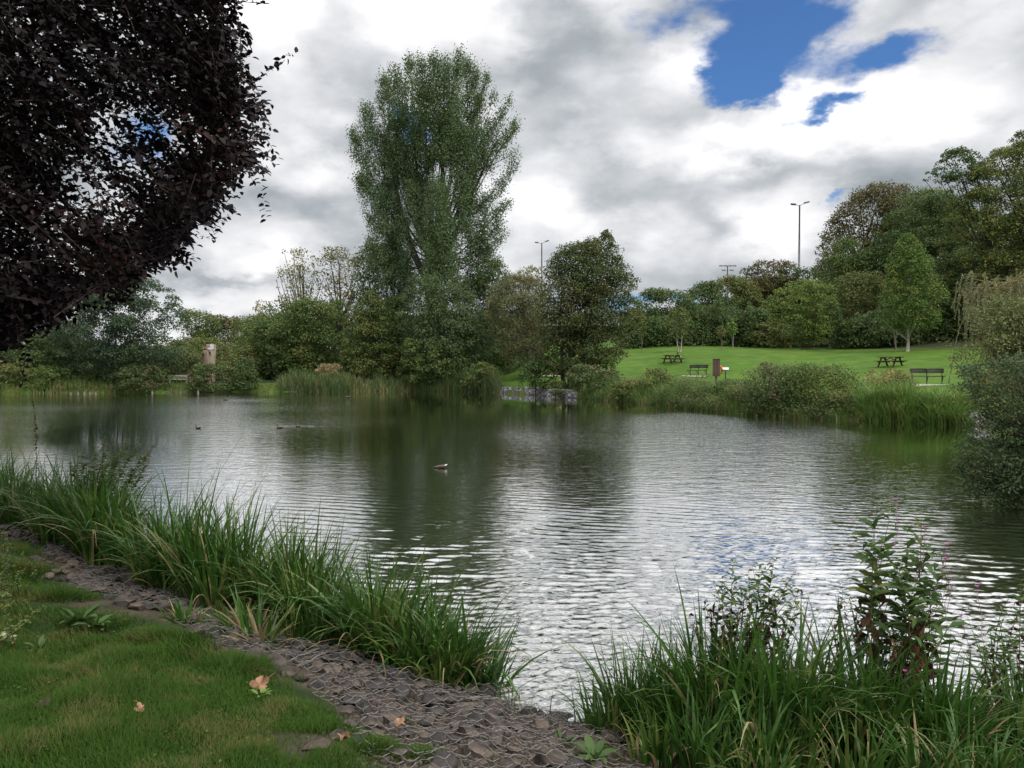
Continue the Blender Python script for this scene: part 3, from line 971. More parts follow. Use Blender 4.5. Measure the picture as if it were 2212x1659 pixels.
tree('alder_tree', 'big pointed dark alder with several stems standing on the bank', [(497, 1306, 1312), (520, 1292, 1322), (545, 1205, 1332), (575, 1185, 1345), (610, 1172, 1368), (660, 1165, 1362), (700, 1155, 1362), (750, 1150, 1350), (785, 1165, 1330), (815, 1190, 1300)], 61.5,
     leaf_mat('big alder leaves', (0.046, 0.073, 0.024), (0.097, 0.124, 0.041), (0.169, 0.142, 0.046), .28), puffs=480, pr=.82, dens=4.6, zs=.7, trunk=.32, stems=4, stemspread=.6, trunk_px=1236, group=BK, jag=.13, limbs=12)
tree('bush', 'dark low growth around the foot of the big alder, left side', [(780, 1130, 1180), (800, 1120, 1195), (842, 1120, 1200)], 61, LM['dark'], 'bush', puffs=50, pr=.5, dens=3, group=BK, limbs=4, trunk=.05)
tree('bush', 'dark low growth around the foot of the big alder, right side', [(790, 1235, 1290), (810, 1225, 1320), (845, 1230, 1320)], 56.5, LM['bramble'], 'bush', puffs=50, pr=.5, dens=3, group=BK, limbs=4, trunk=.05)

# ---- wood on the rising ground, right
HW = 'trees of the hillside wood'
hill = [
    ('dark green', 'dark rounded tree nearest the big alder at the foot of the hill', [(628, 1400, 1470), (650, 1370, 1500), (700, 1365, 1510), (765, 1370, 1500)], 97, 'dark', 90),
    ('', 'pale yellowish bush peeping out right of the big alder', [(650, 1350, 1385), (690, 1345, 1395), (765, 1345, 1400)], 92, 'olive', 30),
    ('', 'small-topped tree on the skyline above the left picnic table', [(612, 1510, 1550), (640, 1470, 1580), (690, 1470, 1590), (765, 1470, 1590)], 106, 'dark', 90),
    ('', 'olive tree on the skyline where the hill starts to climb', [(600, 1560, 1600), (625, 1530, 1640), (680, 1530, 1650), (760, 1540, 1650)], 110, 'olive', 110),
    ('', 'brownish round tree on the ridge left of the tall lamp mast', [(566, 1640, 1690), (585, 1600, 1720), (640, 1590, 1740), (700, 1590, 1740), (760, 1600, 1740)], 114, 'brown', 120),
    ('', 'dark bushy tree on the ridge below the tall lamp mast', [(583, 1690, 1760), (610, 1670, 1800), (680, 1670, 1810), (760, 1680, 1800)], 112, 'dark', 110),
    ('', 'deep green undergrowth tree behind the thin sapling', [(665, 1500, 1590), (700, 1480, 1620), (760, 1480, 1620)], 95, 'dark', 80),
    ('', 'grey-green bush at the lawn edge left of the spreading tree', [(670, 1600, 1650), (700, 1590, 1670), (757, 1590, 1680)], 93, 'sage', 60),
    ('', 'olive bush low at the lawn edge beneath the ridge', [(700, 1640, 1700), (720, 1620, 1710), (757, 1625, 1710)], 90, 'olive', 40),
    ('', 'round mid green tree below the big bronzed tree', [(520, 1810, 1860), (545, 1775, 1890), (600, 1765, 1900), (680, 1770, 1900), (750, 1790, 1890)], 100, 'mid', 130),
    ('', 'olive tree between the spreading tree and the maple', [(590, 1830, 1880), (630, 1800, 1930), (700, 1800, 1940), (752, 1810, 1930)], 90, 'olive', 90),
    ('', 'tall blue-green tree behind the maple', [(425, 1965, 2040), (455, 1920, 2080), (520, 1890, 2090), (600, 1880, 2090), (750, 1890, 2090)], 98, 'dark', 240),
    ('', 'thin-topped tree on the skyline between the bronzed and the yellowing tree', [(412, 1985, 2020), (430, 1950, 2060), (480, 1940, 2080), (560, 1940, 2080)], 104, 'mid', 90),
    ('', 'dark tree in the shade right of the maple', [(560, 2030, 2110), (600, 2000, 2160), (680, 2000, 2170), (750, 2010, 2160)], 84, 'dark', 120),
    ('', 'shrubby dark edge of the wood behind the right picnic table', [(690, 1840, 1930), (710, 1820, 2000), (752, 1820, 2010)], 84, 'dark', 80),
    ('', 'dark shrubs filling the foot of the hill behind the left picnic table', [(690, 1380, 1470), (715, 1365, 1560), (762, 1365, 1560)], 93, 'dark', 80),
    ('', 'low reddish-green shrub right of the dark hill foot shrubs', [(712, 1470, 1500), (730, 1450, 1540), (760, 1450, 1540)], 91.5, 'bramble', 30),
]
for _, lab, rows, d, m, pf in hill:
    tree('tree' if d > 94 else 'bush', lab, rows, d, LM[m], 'tree' if d > 94 else 'bush', group=HW, puffs=pf, pr=1.25 if pf > 60 else .8, dens=3.3, base=Hs((rows[0][1] - PCX) * d / FPX, d) - .2)
tree('tree', 'big bronze-brown domed tree on top of the hill', [(397, 1890, 1945), (415, 1855, 1962), (450, 1810, 1968), (500, 1780, 1970), (560, 1766, 1960), (620, 1768, 1900), (700, 1790, 1900)], 112, LM['brown'],
     puffs=380, pr=1.4, dens=3.2, group=HW, limbs=26, trunk=.6, jag=.08, holes=((1860, 545, 8, 14), (1830, 510, 8, 6)))
tree('tree', 'huge spreading tree with yellow leaf clusters at the right edge', [(285, 2195, 2260), (330, 2150, 2330), (350, 2110, 2360), (400, 2075, 2400), (460, 2060, 2400), (540, 2040, 2400), (620, 2050, 2400), (720, 2080, 2380)], 82,
     leaf_mat('yellow-flecked leaves', (0.061, 0.092, 0.027), (0.119, 0.151, 0.043), (0.324, 0.297, 0.061), .30, nscale=.9), puffs=620, pr=1.1, dens=3.6, group=HW, limbs=40, trunk=.7, trunk_px=2230)
tree('tree', 'leafy side limb of a tree reaching left above the right edge woods', [(322, 2045, 2085), (335, 2030, 2110), (360, 2015, 2110), (385, 2003, 2120), (398, 2030, 2130)], 83, LM['dark'], puffs=46, pr=.6, dens=2.4, group=HW, limbs=14, trunk_px=2160, base=Hs(52, 83), trunk=.3, trunktop=.3)
# lawn trees
LT = 'trees planted on the lawn'
tree('tree', 'wide low yellow-green tree with many bare stems at the lawn edge', [(605, 1710, 1760), (625, 1680, 1795), (655, 1655, 1805), (690, 1658, 1800), (720, 1680, 1795), (748, 1715, 1775)], 84, LM['yellow'], puffs=150, pr=.7, dens=2.6, zs=.6,
     stems=5, stemspread=.6, trunk=.13, trunk_px=1745, bark=MB_TWIG, group=LT, limbs=6)
tree('maple_tree', 'tall pointed yellow-green maple with a pale trunk on the lawn', [(506, 1952, 1962), (530, 1935, 1980), (570, 1920, 2005), (620, 1908, 2025), (670, 1903, 2030), (715, 1915, 2015)], 74, LM['maple'], puffs=230, pr=.62, zs=1.1, dens=3.3,
 trunk=.12, trunk_px=1962, bark=MB_BARKP, group=LT, base=ground_hit(1962, 757)[2])
tree('sapling', 'slender staked young tree just left of the maple', [(640, 1925, 1945), (680, 1915, 1955), (712, 1920, 1952)], 76, LM['maple'], puffs=26, pr=.4, dens=2, trunk=.06, trunk_px=1938, bark=MB_BARKP, group=LT, limbs=5)
tree('sapling', 'small grey-leaved tree with a forked white stem behind the left picnic table', [(665, 1455, 1475), (685, 1440, 1492), (710, 1440, 1495), (728, 1450, 1485)], 80, LM['olive'], puffs=40, pr=.5, dens=2.0, trunk=.10, trunk_px=1467, bark=MB_BARKP, group=LT, stems=2, stemspread=.4, limbs=6)
tree('sapling', 'bright lime green sapling with a thin straight stem on the lawn', [(690, 1577, 1583), (700, 1572, 1590), (715, 1572, 1592), (725, 1576, 1586)], 86, LM['lime'], puffs=24, pr=.3, dens=2.4, trunk=.05, trunk_px=1582, bark=MB_BARKP, group=LT, limbs=4)
tree('sapling', 'tiny dark sapling with a dull trunk left of the lime green one', [(705, 1552, 1562), (718, 1548, 1568), (730, 1550, 1566)], 80, LM['olive'], puffs=16, pr=.3, dens=1.8, trunk=.05, trunk_px=1559, bark=MB_TWIG, group=LT, limbs=4)
tree('sapling', 'very thin sapling beside the pale bush right of the big alder', [(690, 1382, 1392), (710, 1378, 1396), (730, 1382, 1394)], 84, LM['mid'], puffs=12, pr=.3, dens=1.4, trunk=.04, trunk_px=1387, bark=MB_TWIG, group=LT, limbs=4)

# the closed mass of the wood behind and above the single trees
mb = MB()
for (x0, x1, ytop, ybot, d, n) in ((-200, 420, 725, 800, 95, 9000), (560, 1180, 660, 800, 98, 24000), (1340, 1620, 650, 775, 118, 15000), (1580, 1960, 588, 770, 128, 30000), (1900, 2420, 440, 750, 116, 45000), (2212, 2500, 300, 700, 100, 12000)):
    xx = R.uniform(x0, x1, n)
    lump = vnoise(xx / 42, xx * 0, 3) * .55 + vnoise(xx / 17, xx * 0 + 4, 8) * .45
    yt = ytop + (1 - lump) * 40
    u = R.uniform(0, 1, n)
    yy = yt + (ybot - yt) * u
    dd = d + R.uniform(-3, 3, n) - 4 * u
    kk = dd / FPX
    P = np.stack([(xx - PCX) * kk, dd, CAMZ + (790 - yy) * kk], 1)
    leaves(mb, P, unit(R.normal(size=(n, 3)) + (0, -.5, .5)), .5 * R.uniform(.6, 1.3, n), .7)
for (x0, x1, d, n) in ((1345, 1560, 92, 9000), (1560, 1800, 92, 9000), (1790, 2150, 84, 12000), (560, 900, 82, 9000), (860, 1160, 84, 9000)):
    xx = R.uniform(x0, x1, n)
    hgt_ = 1.0 + 4.2 * vnoise(xx / 31, xx * 0, 77) + 1.6 * vnoise(xx / 11, xx * 0, 79)
    dd = d + R.uniform(-1.2, 2.5, n) + 3 * (vnoise(xx / 30, xx * 0 + 2, 78) - .5)
    X_ = (xx - PCX) * dd / FPX
    P = np.stack([X_, dd, H(X_, dd) + hgt_ * R.uniform(0, 1, n) ** .8], 1)
    leaves(mb, P, unit(R.normal(size=(n, 3)) + (0, -.5, .5)), .36 * R.uniform(.6, 1.3, n), .7)
tag(mb.build('woodland', LM['dark']), 'dark mass of woodland behind the single trees', 'woodland', kind='stuff')


# ------------------------------------------------------------------ copper beech overhanging from the left
def beech():
    root = thing('copper_beech_tree', 'dark purple copper beech hanging over the pond from the upper left', 'tree', (-9.5, 4.2, Hs(-9.5, 4.2)))
    org = np.array([-9.5, 4.2, Hs(-9.5, 4.2)])
    oy = [-700, -300, -60, 0, 30, 60, 100, 150, 200, 250, 300, 345, 360, 400, 450, 490, 520, 560, 600, 640, 680, 720, 750]
    ox = [500, 560, 520, 500, 480, 475, 480, 500, 525, 545, 550, 545, 505, 480, 455, 425, 370, 325, 290, 190, 115, 55, 10]
    gaps = ((228, 285, 14, 30), (310, 262, 22, 34), (205, 400, 36, 26), (318, 380, 24, 16), (150, 455, 40, 24), (255, 440, 50, 26), (180, 95, 14, 26), (300, 515, 40, 26), (430, 500, 16, 20),
            (220, 130, 12, 24), (75, 60, 12, 16), (95, 210, 12, 10), (410, 235, 14, 20), (150, 590, 50, 22), (30, 420, 16, 10), (340, 205, 8, 20), (380, 440, 10, 24), (60, 620, 16, 20), (230, 545, 50, 22), (350, 470, 26, 26), (390, 350, 16, 20), (120, 330, 12, 12), (270, 350, 24, 20), (190, 540, 26, 16), (350, 330, 10, 14))
    mb, tb = MB(), MB()
    starts = []
    P_, N_, A_, S_ = [], [], [], []
    n = 0
    tries = 0
    while n < 2900 and tries < 30000:
        tries += 1
        y = R.uniform(-60, 745)
        xm = np.interp(y, oy, ox) + 80 * (float(vnoise(np.array([y / 30.0]), np.array([.5]), 12)[0]) - .42)
        x = xm - abs(R.uniform(-40, xm + 60))
        if R.uniform() < .25:
            x = xm - R.uniform(0, 90)
        if any(((x - a) / c / 1.35) ** 2 + ((y - b_) / e / 1.35) ** 2 < 1 for a, b_, c, e in gaps) and R.uniform() < .9:
            continue
        if x > xm - 300 and float(vnoise(np.array([x / 34.0]), np.array([y / 34.0]), 17)[0]) > .60 and R.uniform() < .95:
            continue
        d = R.uniform(7.0, 9.4)
        tip = at(x, y, d)
        L = R.uniform(.35, .75)
        dr = unit(np.array([.55 + R.normal(0, .35), R.normal(0, .45), -.55 + R.normal(0, .35)]))
        starts.append((tip, dr, L))
        n += 1
    for q in range(190):      # loose sprays reaching out of the edge
        y = R.uniform(-20, 735)
        xm = np.interp(y, oy, ox) + 80 * (float(vnoise(np.array([y / 30.0]), np.array([.5]), 12)[0]) - .42)
        tip = at(xm + R.uniform(-15, 48), y + R.uniform(0, 20), R.uniform(7.2, 9))
        starts.append((tip, unit(np.array([.8 + R.normal(0, .25), R.normal(0, .3), -.35 + R.normal(0, .35)])), R.uniform(.3, .6)))
    for q in range(1800):     # rest of the crown, unseen, spread overhead to shade the near bank
        p = np.array([R.uniform(-15, 1.5), R.uniform(-3, 10.0), R.uniform(4.6, 11)])
        if p[0] > -3 and p[2] < 8:
            continue
        if p[1] > 2 and p[0] / p[1] > -.85 and (p[2] - CAMZ) / p[1] < .58:
            continue
        starts.append((p, unit(np.array([.3, 0, -.4]) + R.normal(0, .4, 3)), R.uniform(.4, .8)))
    for (tip, dr, L) in starts:
        m = int(L / .032)
        tt = np.linspace(0, 1, m)
        p = tip - dr * (L * (1 - tt))[:, None] + np.array([0, 0, -1.0]) * (.12 * L * tt ** 2)[:, None] * .5
        if R.uniform() < .75:
            tb.tube(p[::max(1, m // 4)] - org, np.linspace(.006, .002, len(p[::max(1, m // 4)])), 3, caps=False)
        pn = unit(np.cross(dr, np.array([0, 0, 1.0])) * R.normal(0, .5) + np.array([R.normal(0, .3), -.25 + R.normal(0, .3), 1.0]))
        sd_ = unit(np.cross(pn, dr))
        sg = np.where(np.arange(m) % 2, 1, -1)[:, None]
        ax_ = dr + sd_ * sg * 1.1 + R.normal(0, .25, (m, 3)) + np.array([0, 0, -.45])
        P_.append(p)
        A_.append(ax_)
        N_.append(pn + R.normal(0, .45, (m, 3)))
        S_.append(R.uniform(.055, .095, m))
    leaves(mb, np.concatenate(P_) - org, np.concatenate(N_), np.concatenate(S_), .68, 'ovate', np.concatenate(A_), curl=.10)
    mb.build('crown', LM['copper'], root)
    # trunk, boughs and twigs
    tb2 = MB()
    tb2.tube(np.array([(0, 0, -.3), (0, 0, 1.5), (.1, .1, 3.5), (.2, .1, 6), (0, 0, 9)]), [.62, .48, .42, .34, .16], 12)
    for (e, r) in (((3.6, 3.4, 6.5), .10), ((2.4, 4.2, 4.6), .08), ((5.4, 3.8, 7.6), .09), ((3.2, 2.2, 8.2), .1), ((1.0, 4.8, 6), .09), ((4.4, 0, 8), .09), ((-3, 2, 7), .12), ((2, -3, 8), .12)):
        e = np.array(e)
        tt = np.linspace(0, 1, 10)[:, None]
        a = np.array([.1, .1, 2.6 + R.uniform(0, 2.5)])
        m = (a + e) / 2 + np.array([0, 0, 1.2])
        cv = (1 - tt) ** 2 * a + 2 * tt * (1 - tt) * m + tt ** 2 * e
        tb2.tube(cv, np.linspace(r, .012, 10), 7, caps=False)
        for q in range(14):
            b0 = cv[R.integers(3, 10)]
            e2 = b0 + R.normal(0, .7, 3) + np.array([.5, .2, -.5])
            mm = (b0 + e2) / 2 + np.array([0, 0, .15])
            cv2 = (1 - tt) ** 2 * b0 + 2 * tt * (1 - tt) * mm + tt ** 2 * e2
            tb2.tube(cv2[::2], np.linspace(.012, .003, 5), 4, caps=False)
    tb2.build('trunk', MB_BARK, root, smooth=True)
    tb.build('twigs', MB_BARK, root)


beech()


# ------------------------------------------------------------------ near bank: stones under wire netting
ST1 = simple_mat('grey limestone', (.038, .031, .026), (.098, .080, .067), 9, .9, .012, bscale=26)
ST2 = simple_mat('brownish limestone', (.056, .043, .034), (.120, .093, .074), 8, .9, .012, bscale=26)
ST3 = simple_mat('dark limestone', (.026, .024, .022), (.062, .055, .050), 9, .9, .012, bscale=26)
WIRE = simple_mat('galvanised wire', (.115, .108, .10), (.22, .21, .195), 60, .6, metal=.1)
_u = (1 + 5 ** .5) / 2


def ico(sub=2):
    v = [(-1, _u, 0), (1, _u, 0), (-1, -_u, 0), (1, -_u, 0), (0, -1, _u), (0, 1, _u), (0, -1, -_u), (0, 1, -_u), (_u, 0, -1), (_u, 0, 1), (-_u, 0, -1), (-_u, 0, 1)]
    f = [(0, 11, 5), (0, 5, 1), (0, 1, 7), (0, 7, 10), (0, 10, 11), (1, 5, 9), (5, 11, 4), (11, 10, 2), (10, 7, 6), (7, 1, 8), (3, 9, 4), (3, 4, 2), (3, 2, 6), (3, 6, 8), (3, 8, 9), (4, 9, 5), (2, 4, 11), (6, 2, 10), (8, 6, 7), (9, 8, 1)]
    v = [np.array(q, float) / np.linalg.norm(q) for q in v]
    for _ in range(sub):
        mid, nf = {}, []

        def md(a, b):
            kk = (min(a, b), max(a, b))
            if kk not in mid:
                m = v[a] + v[b]
                v.append(m / np.linalg.norm(m))
                mid[kk] = len(v) - 1
            return mid[kk]
        for a, b, c in f:
            x, y, z = md(a, b), md(b, c), md(c, a)
            nf += [(a, x, z), (b, y, x), (c, z, y), (x, y, z)]
        f = nf
    return np.array(v), np.array(f)


ICO = ico(3)


def rock_shape():
    """angular broken stone: a sphere cut by random planes"""
    v = ICO[0].copy()
    for _ in range(15):
        n = unit(R.normal(size=3))
        c = R.uniform(.42, .82)
        dd = v @ n
        v = v - np.where(dd > c, dd - c, 0)[:, None] * n
    v += R.normal(0, .009, v.shape)
    v = v / np.abs(v).max() * .97
    return v


ROCKS = [rock_shape() for _ in range(14)]
bed = thing('gabion_mattress', 'flat wire-netted bed of broken grey stones along the near water edge', 'gabion', (-1.2, 5.2, Hs(-1.2, 5.2)))
borg = np.array(bed.location)
cand = []
for q in range(9000):
    x, y = R.uniform(-9.5, .66), R.uniform(3.0, 12.5)
    cand.append((x, y))
cand = np.array(cand)
csd = sdist(cand[:, 0], cand[:, 1])
edge_n = 1.18 - .5 * ss(-3.6, -6.5, cand[:, 0]) + .38 * ss(-1.6, -.5, cand[:, 0]) + (vnoise(cand[:, 0] * 1.8, cand[:, 1] * 1.8, 21) - .5) * .5
cand = cand[(csd > -.22) & (csd < edge_n)]
csd = sdist(cand[:, 0], cand[:, 1])
cell = {}
stones = []
for (x, y), sd in zip(cand, csd):
    gravel = (x > -.7) and (sd > .75)          # lower right part is mostly gravel with few stones
    rr = R.uniform(.035, .07) if (gravel and R.uniform() < .75) else R.uniform(.045, .105)
    if gravel and R.uniform() < .35:
        continue
    key = (int(x / .2), int(y / .2))
    bad = False
    for i in (-1, 0, 1):
        for j in (-1, 0, 1):
            for (sx, sy, sr) in cell.get((key[0] + i, key[1] + j), ()):
                if (x - sx) ** 2 + (y - sy) ** 2 < (.74 * (rr + sr)) ** 2:
                    bad = True
    if bad:
        continue
    cell.setdefault(key, []).append((x, y, rr))
    stones.append((x, y, rr))
stones = np.array(stones)
gz_ = H(stones[:, 0], stones[:, 1])
visible = stones[:, 2] / np.hypot(stones[:, 0], stones[:, 1])
inview = (abs(stones[:, 0]) < stones[:, 1] * .68) & (stones[:, 1] > 3.4)
order = np.argsort(-visible * inview)
rest = MB()
rocktop = []
for rank, q in enumerate(order):
    x, y, r = stones[q]
    v = ROCKS[R.integers(len(ROCKS))] * np.array([1, R.uniform(.7, 1), R.uniform(.45, .7)]) * r * 1.06
    a = R.uniform(0, 2 * PI)
    v = v @ np.array(Euler((R.normal(0, .15), R.normal(0, .15), a)).to_matrix()).T
    c = np.array([x, y, gz_[q] + r * .28])
    rocktop.append((x, y, r, c[2] + v[:, 2].max()))
    mi = R.choice(3, p=[.5, .28, .22])
    if rank < 100:
        m = MB().add(v, ICO[1])
        o = m.build('stone', (ST1, ST2, ST3)[mi], bed)
        o.location = c - borg
    else:
        rest.add(v + c - borg, ICO[1], mi)
tag(rest.build('stones', [ST1, ST2, ST3], bed), kind='stuff')
# gravel between the stones
gp = []
while len(gp) < 5200:
    x, y = R.uniform(-1.6, .8), R.uniform(3.0, 5.6)
    gp.append((x, y))
gp = np.array(gp)
gsd = sdist(gp[:, 0], gp[:, 1])
gp = gp[(gsd > -.05) & (gsd < 2.1) & (gp[:, 0] > -1.5 + gsd * .3)]
G8 = ico(0)
gm_ = MB()
gzz = H(gp[:, 0], gp[:, 1])
for (x, y), z in zip(gp, gzz):
    v = G8[0] * R.uniform(.006, .017) * R.uniform(.6, 1.2, 3) + np.array([x, y, z + .004])
    gm_.add(v, G8[1], int(R.choice(3, p=[.4, .4, .2])))
tag(gm_.build('gravel', [ST1, ST2, ST3]), 'fine brown and grey gravel between the netted stones', 'gravel', kind='stuff')

# wire netting draped over the stones
RT = np.array(rocktop)
hx0, hy0, hs = -9.6, 2.8, .03
nxh, nyh = int(12.2 / hs), int(10 / hs)
hxs, hys = hx0 + np.arange(nxh) * hs, hy0 + np.arange(nyh) * hs
HG = H(*np.meshgrid(hxs, hys)) + .012
for (x, y, r, zt) in RT:
    i0, i1 = max(0, int((x - r * 1.15 - hx0) / hs)), min(nxh, int((x + r * 1.15 - hx0) / hs) + 2)
    j0, j1 = max(0, int((y - r * 1.15 - hy0) / hs)), min(nyh, int((y + r * 1.15 - hy0) / hs) + 2)
    if i0 >= i1 or j0 >= j1:
        continue
    XX, YY = np.meshgrid(hxs[i0:i1], hys[j0:j1])
    d2 = ((XX - x) ** 2 + (YY - y) ** 2) / (r * 1.15) ** 2
    HG[j0:j1, i0:i1] = np.maximum(HG[j0:j1, i0:i1], np.where(d2 < 1, zt - (.30 * r) * d2, -9))
for _ in range(5):
    HG[1:-1, 1:-1] = .35 * HG[1:-1, 1:-1] + .65 * np.maximum(HG[1:-1, 1:-1], (HG[:-2, 1:-1] + HG[2:, 1:-1] + HG[1:-1, :-2] + HG[1:-1, 2:]) / 4)


def hgt(x, y):
    fx, fy = (x - hx0) / hs, (y - hy0) / hs
    i, j = np.clip(fx.astype(int), 0, nxh - 2), np.clip(fy.astype(int), 0, nyh - 2)
    u, v = np.clip(fx - i, 0, 1), np.clip(fy - j, 0, 1)
    return HG[j, i] * (1 - u) * (1 - v) + HG[j, i + 1] * u * (1 - v) + HG[j + 1, i] * (1 - u) * v + HG[j + 1, i + 1] * u * v


dirw = unit(np.array([-2.2 + .4, 7.15 - 5.65]))       # rows of the mesh run with the shore
nrm = np.array([-dirw[1], dirw[0]])
cw, ch = .088, .112
edges_ = []
org2 = np.array([0.3, 4.9])
for i in range(-42, 125):
    for j in range(-30, 42):
        cx_ = (i + .5 * (j % 2)) * cw
        cy_ = j * ch * .72
        top, ur = (cx_, cy_ + ch * .5 - .018), (cx_ + cw / 2, cy_ + ch * .22)
        lr = (cx_ + cw / 2, cy_ - ch * .22)
        ul = (cx_ - cw / 2, cy_ + ch * .22)
        edges_ += [(top, ur, 0), (ur, lr, 1), (top, ul, 0)]
E = np.array([[a, b] for a, b, _ in edges_])
kinds = np.array([k_ for _, _, k_ in edges_])
wrp = lambda p: p[..., 0:1] * dirw + p[..., 1:2] * nrm + org2
EW = wrp(E)
wb = np.stack([vnoise(EW[..., 0] * 1.5, EW[..., 1] * 1.5, 31) - .5, vnoise(EW[..., 0] * 1.5, EW[..., 1] * 1.5, 32) - .5], -1) * .12
wb += np.stack([vnoise(EW[..., 0] * 9, EW[..., 1] * 9, 33) - .5, vnoise(EW[..., 0] * 9, EW[..., 1] * 9, 34) - .5], -1) * .022
EW = EW + wb
mid_ = EW.mean(1)
msd = sdist(mid_[:, 0], mid_[:, 1])
lim = 1.12 - .5 * ss(-3.6, -6.5, mid_[:, 0]) + .34 * ss(-1.6, -.5, mid_[:, 0]) + (vnoise(mid_[:, 0] * 1.6, mid_[:, 1] * 1.6, 22) - .5) * .5 + .3 * ss(-1, -.3, mid_[:, 0])
ok = (msd > -.12) & (msd < lim) & (mid_[:, 1] > 3.1) & (mid_[:, 0] > -9) & (mid_[:, 0] < .72)
EW, kinds = EW[ok], kinds[ok]
tt = np.linspace(0, 1, 4)
nE = len(EW)
Pw = EW[:, None, 0] * (1 - tt)[None, :, None] + EW[:, None, 1] * tt[None, :, None]
Zw = hgt(Pw[..., 0], Pw[..., 1]) + .006
Zw = np.maximum(Zw, np.linspace(0, 1, 4)[None] * 0 + Zw.mean(1, keepdims=True) - .010)
P3 = np.concatenate([Pw, Zw[..., None]], -1) - borg
tn = unit(P3[:, -1] - P3[:, 0])
sa = unit(np.cross(tn, np.array([0, 0, 1.0])))
sb = np.cross(tn, sa)
rw = np.where(kinds == 1, .0028, .0019)
ang = np.array([0, 2 * PI / 3, 4 * PI / 3])
V = P3[:, :, None] + rw[:, None, None, None] * (sa[:, None, None] * np.cos(ang)[None, None, :, None] + sb[:, None, None] * np.sin(ang)[None, None, :, None])
b0 = (np.arange(nE) * 12)[:, None, None, None]
ii, jj_ = np.arange(3)[None, :, None, None], np.arange(3)[None, None, :, None]
j2 = (jj_ + 1) % 3
F_ = np.concatenate([b0 + ii * 3 + jj_, b0 + ii * 3 + j2, b0 + (ii + 1) * 3 + j2, b0 + (ii + 1) * 3 + jj_], -1).reshape(-1, 4)
MB().add(V.reshape(-1, 3), F_).build('wire_netting', WIRE, bed, smooth=True)
# selvedge wires laid over the seam between two mats
for (pa, pb) in (((620, 1452), (745, 1392)), ((640, 1462), (760, 1405)), ((1010, 1530), (1160, 1500))):
    a, b = ground_hit(*pa), ground_hit(*pb)
    tt = np.linspace(0, 1, 14)
    for q in range(3):
        xy = a[:2] * (1 - tt)[:, None] + b[:2] * tt[:, None] + R.normal(0, .008, (14, 2))
        z = hgt(xy[:, 0], xy[:, 1]) + .012
        z = np.convolve(np.pad(z, 2, mode='edge'), np.ones(5) / 5, 'valid')
        MB().tube(np.concatenate([xy, z[:, None]], 1) - borg, .0035, 4).build('selvedge_wire', WIRE, bed)


# ------------------------------------------------------------------ near lawn
def scatter(n, x0, x1, y0, y1, cond):
    x, y = R.uniform(x0, x1, n), R.uniform(y0, y1, n)
    sd = sdist(x, y)
    k = cond(x, y, sd)
    return x[k], y[k], sd[k]


def lawn_cond(x, y, sd):
    e = 1.20 - .5 * ss(-3.6, -6.5, x) + .42 * ss(-1.6, -.5, x) + (vnoise(x * 2.2, y * 2.2, 5) - .5) * .55
    e = np.where(x > -.6, e + .15, e)
    thin = ss(0, .5, sd - e)
    bare = vnoise(x * 1.9, y * 1.9, 41)
    k = (R.uniform(size=len(x)) < thin * .95 + .0) & (abs(x) < y * .72 + .4)
    k &= ~((bare > .72) & (sd < e + .7) & (R.uniform(size=len(x)) < .85))
    return k & (sd > 0)


mb = MB()
for (n, x0, x1, y0, y1, hh_) in ((190000, -4.2, 1.2, 2.9, 5.2, 1.0), (70000, -7, -1.5, 5.0, 8.5, 1.15), (16000, -10, -4.5, 8, 12, 1.4)):
    x, y, sd = scatter(n, x0, x1, y0, y1, lawn_cond)
    z = H(x, y)
    cl = vnoise(x * 4, y * 4, 51) * .6 + vnoise(x * 1.3, y * 1.3, 52) * .6
    h = (.018 + .105 * cl ** 2.0) * R.uniform(.6, 1.3, len(x)) * hh_
    w = R.uniform(.0022, .0045, len(x)) * (1 + .12 * np.maximum(y - 4, 0))
    comb = 2 * PI * vnoise(x * 1.1, y * 1.1, 55)
    blades(mb, np.stack([x, y, z - .004], 1), h, w, comb + R.normal(0, 1.1, len(x)), R.uniform(.1, .6, len(x)), R.uniform(.5, 1.6, len(x)), 3, fold=0, power=1.2)
# tussocks that overhang the stones, with coarse long blades
for (px, py, rad_, n, h0) in ((500, 1452, .24, 3400, .15), (560, 1440, .10, 800, .10), (340, 1385, .26, 2200, .13), (395, 1400, .18, 1400, .12), (800, 1625, .16, 1700, .10), (700, 1570, .13, 1000, .06), (640, 1530, .12, 800, .06),
                              (915, 1640, .12, 900, .08), (860, 1515, .07, 260, .05), (880, 1560, .05, 160, .05), (720, 1640, .09, 500, .1), (930, 1512, .05, 150, .04), (770, 1590, .15, 900, .05), (120, 1290, .3, 2200, .14), (40, 1230, .35, 2500, .16), (1290, 1640, .12, 300, .12), (1060, 1650, .1, 260, .04)):
    c = ground_hit(px, py)
    r = rad_ * np.sqrt(R.uniform(0, 1, n))
    th = R.uniform(0, 2 * PI, n)
    x, y = c[0] + r * np.cos(th), c[1] + r * np.sin(th)
    h = h0 * R.uniform(.5, 1.2, n) * (1.1 - .5 * r / rad_)
    blades(mb, np.stack([x, y, H(x, y) - .01], 1), h, R.uniform(.002, .0042, n), th + R.normal(0, .7, n), R.uniform(.1, .6, n) + .5 * r / rad_, R.uniform(.5, 1.5, n), 4, fold=0)
tag(mb.build('grass', LM['grass']), 'lush green grass of the near bank with tufts leaning over the stones', 'grass', kind='stuff')
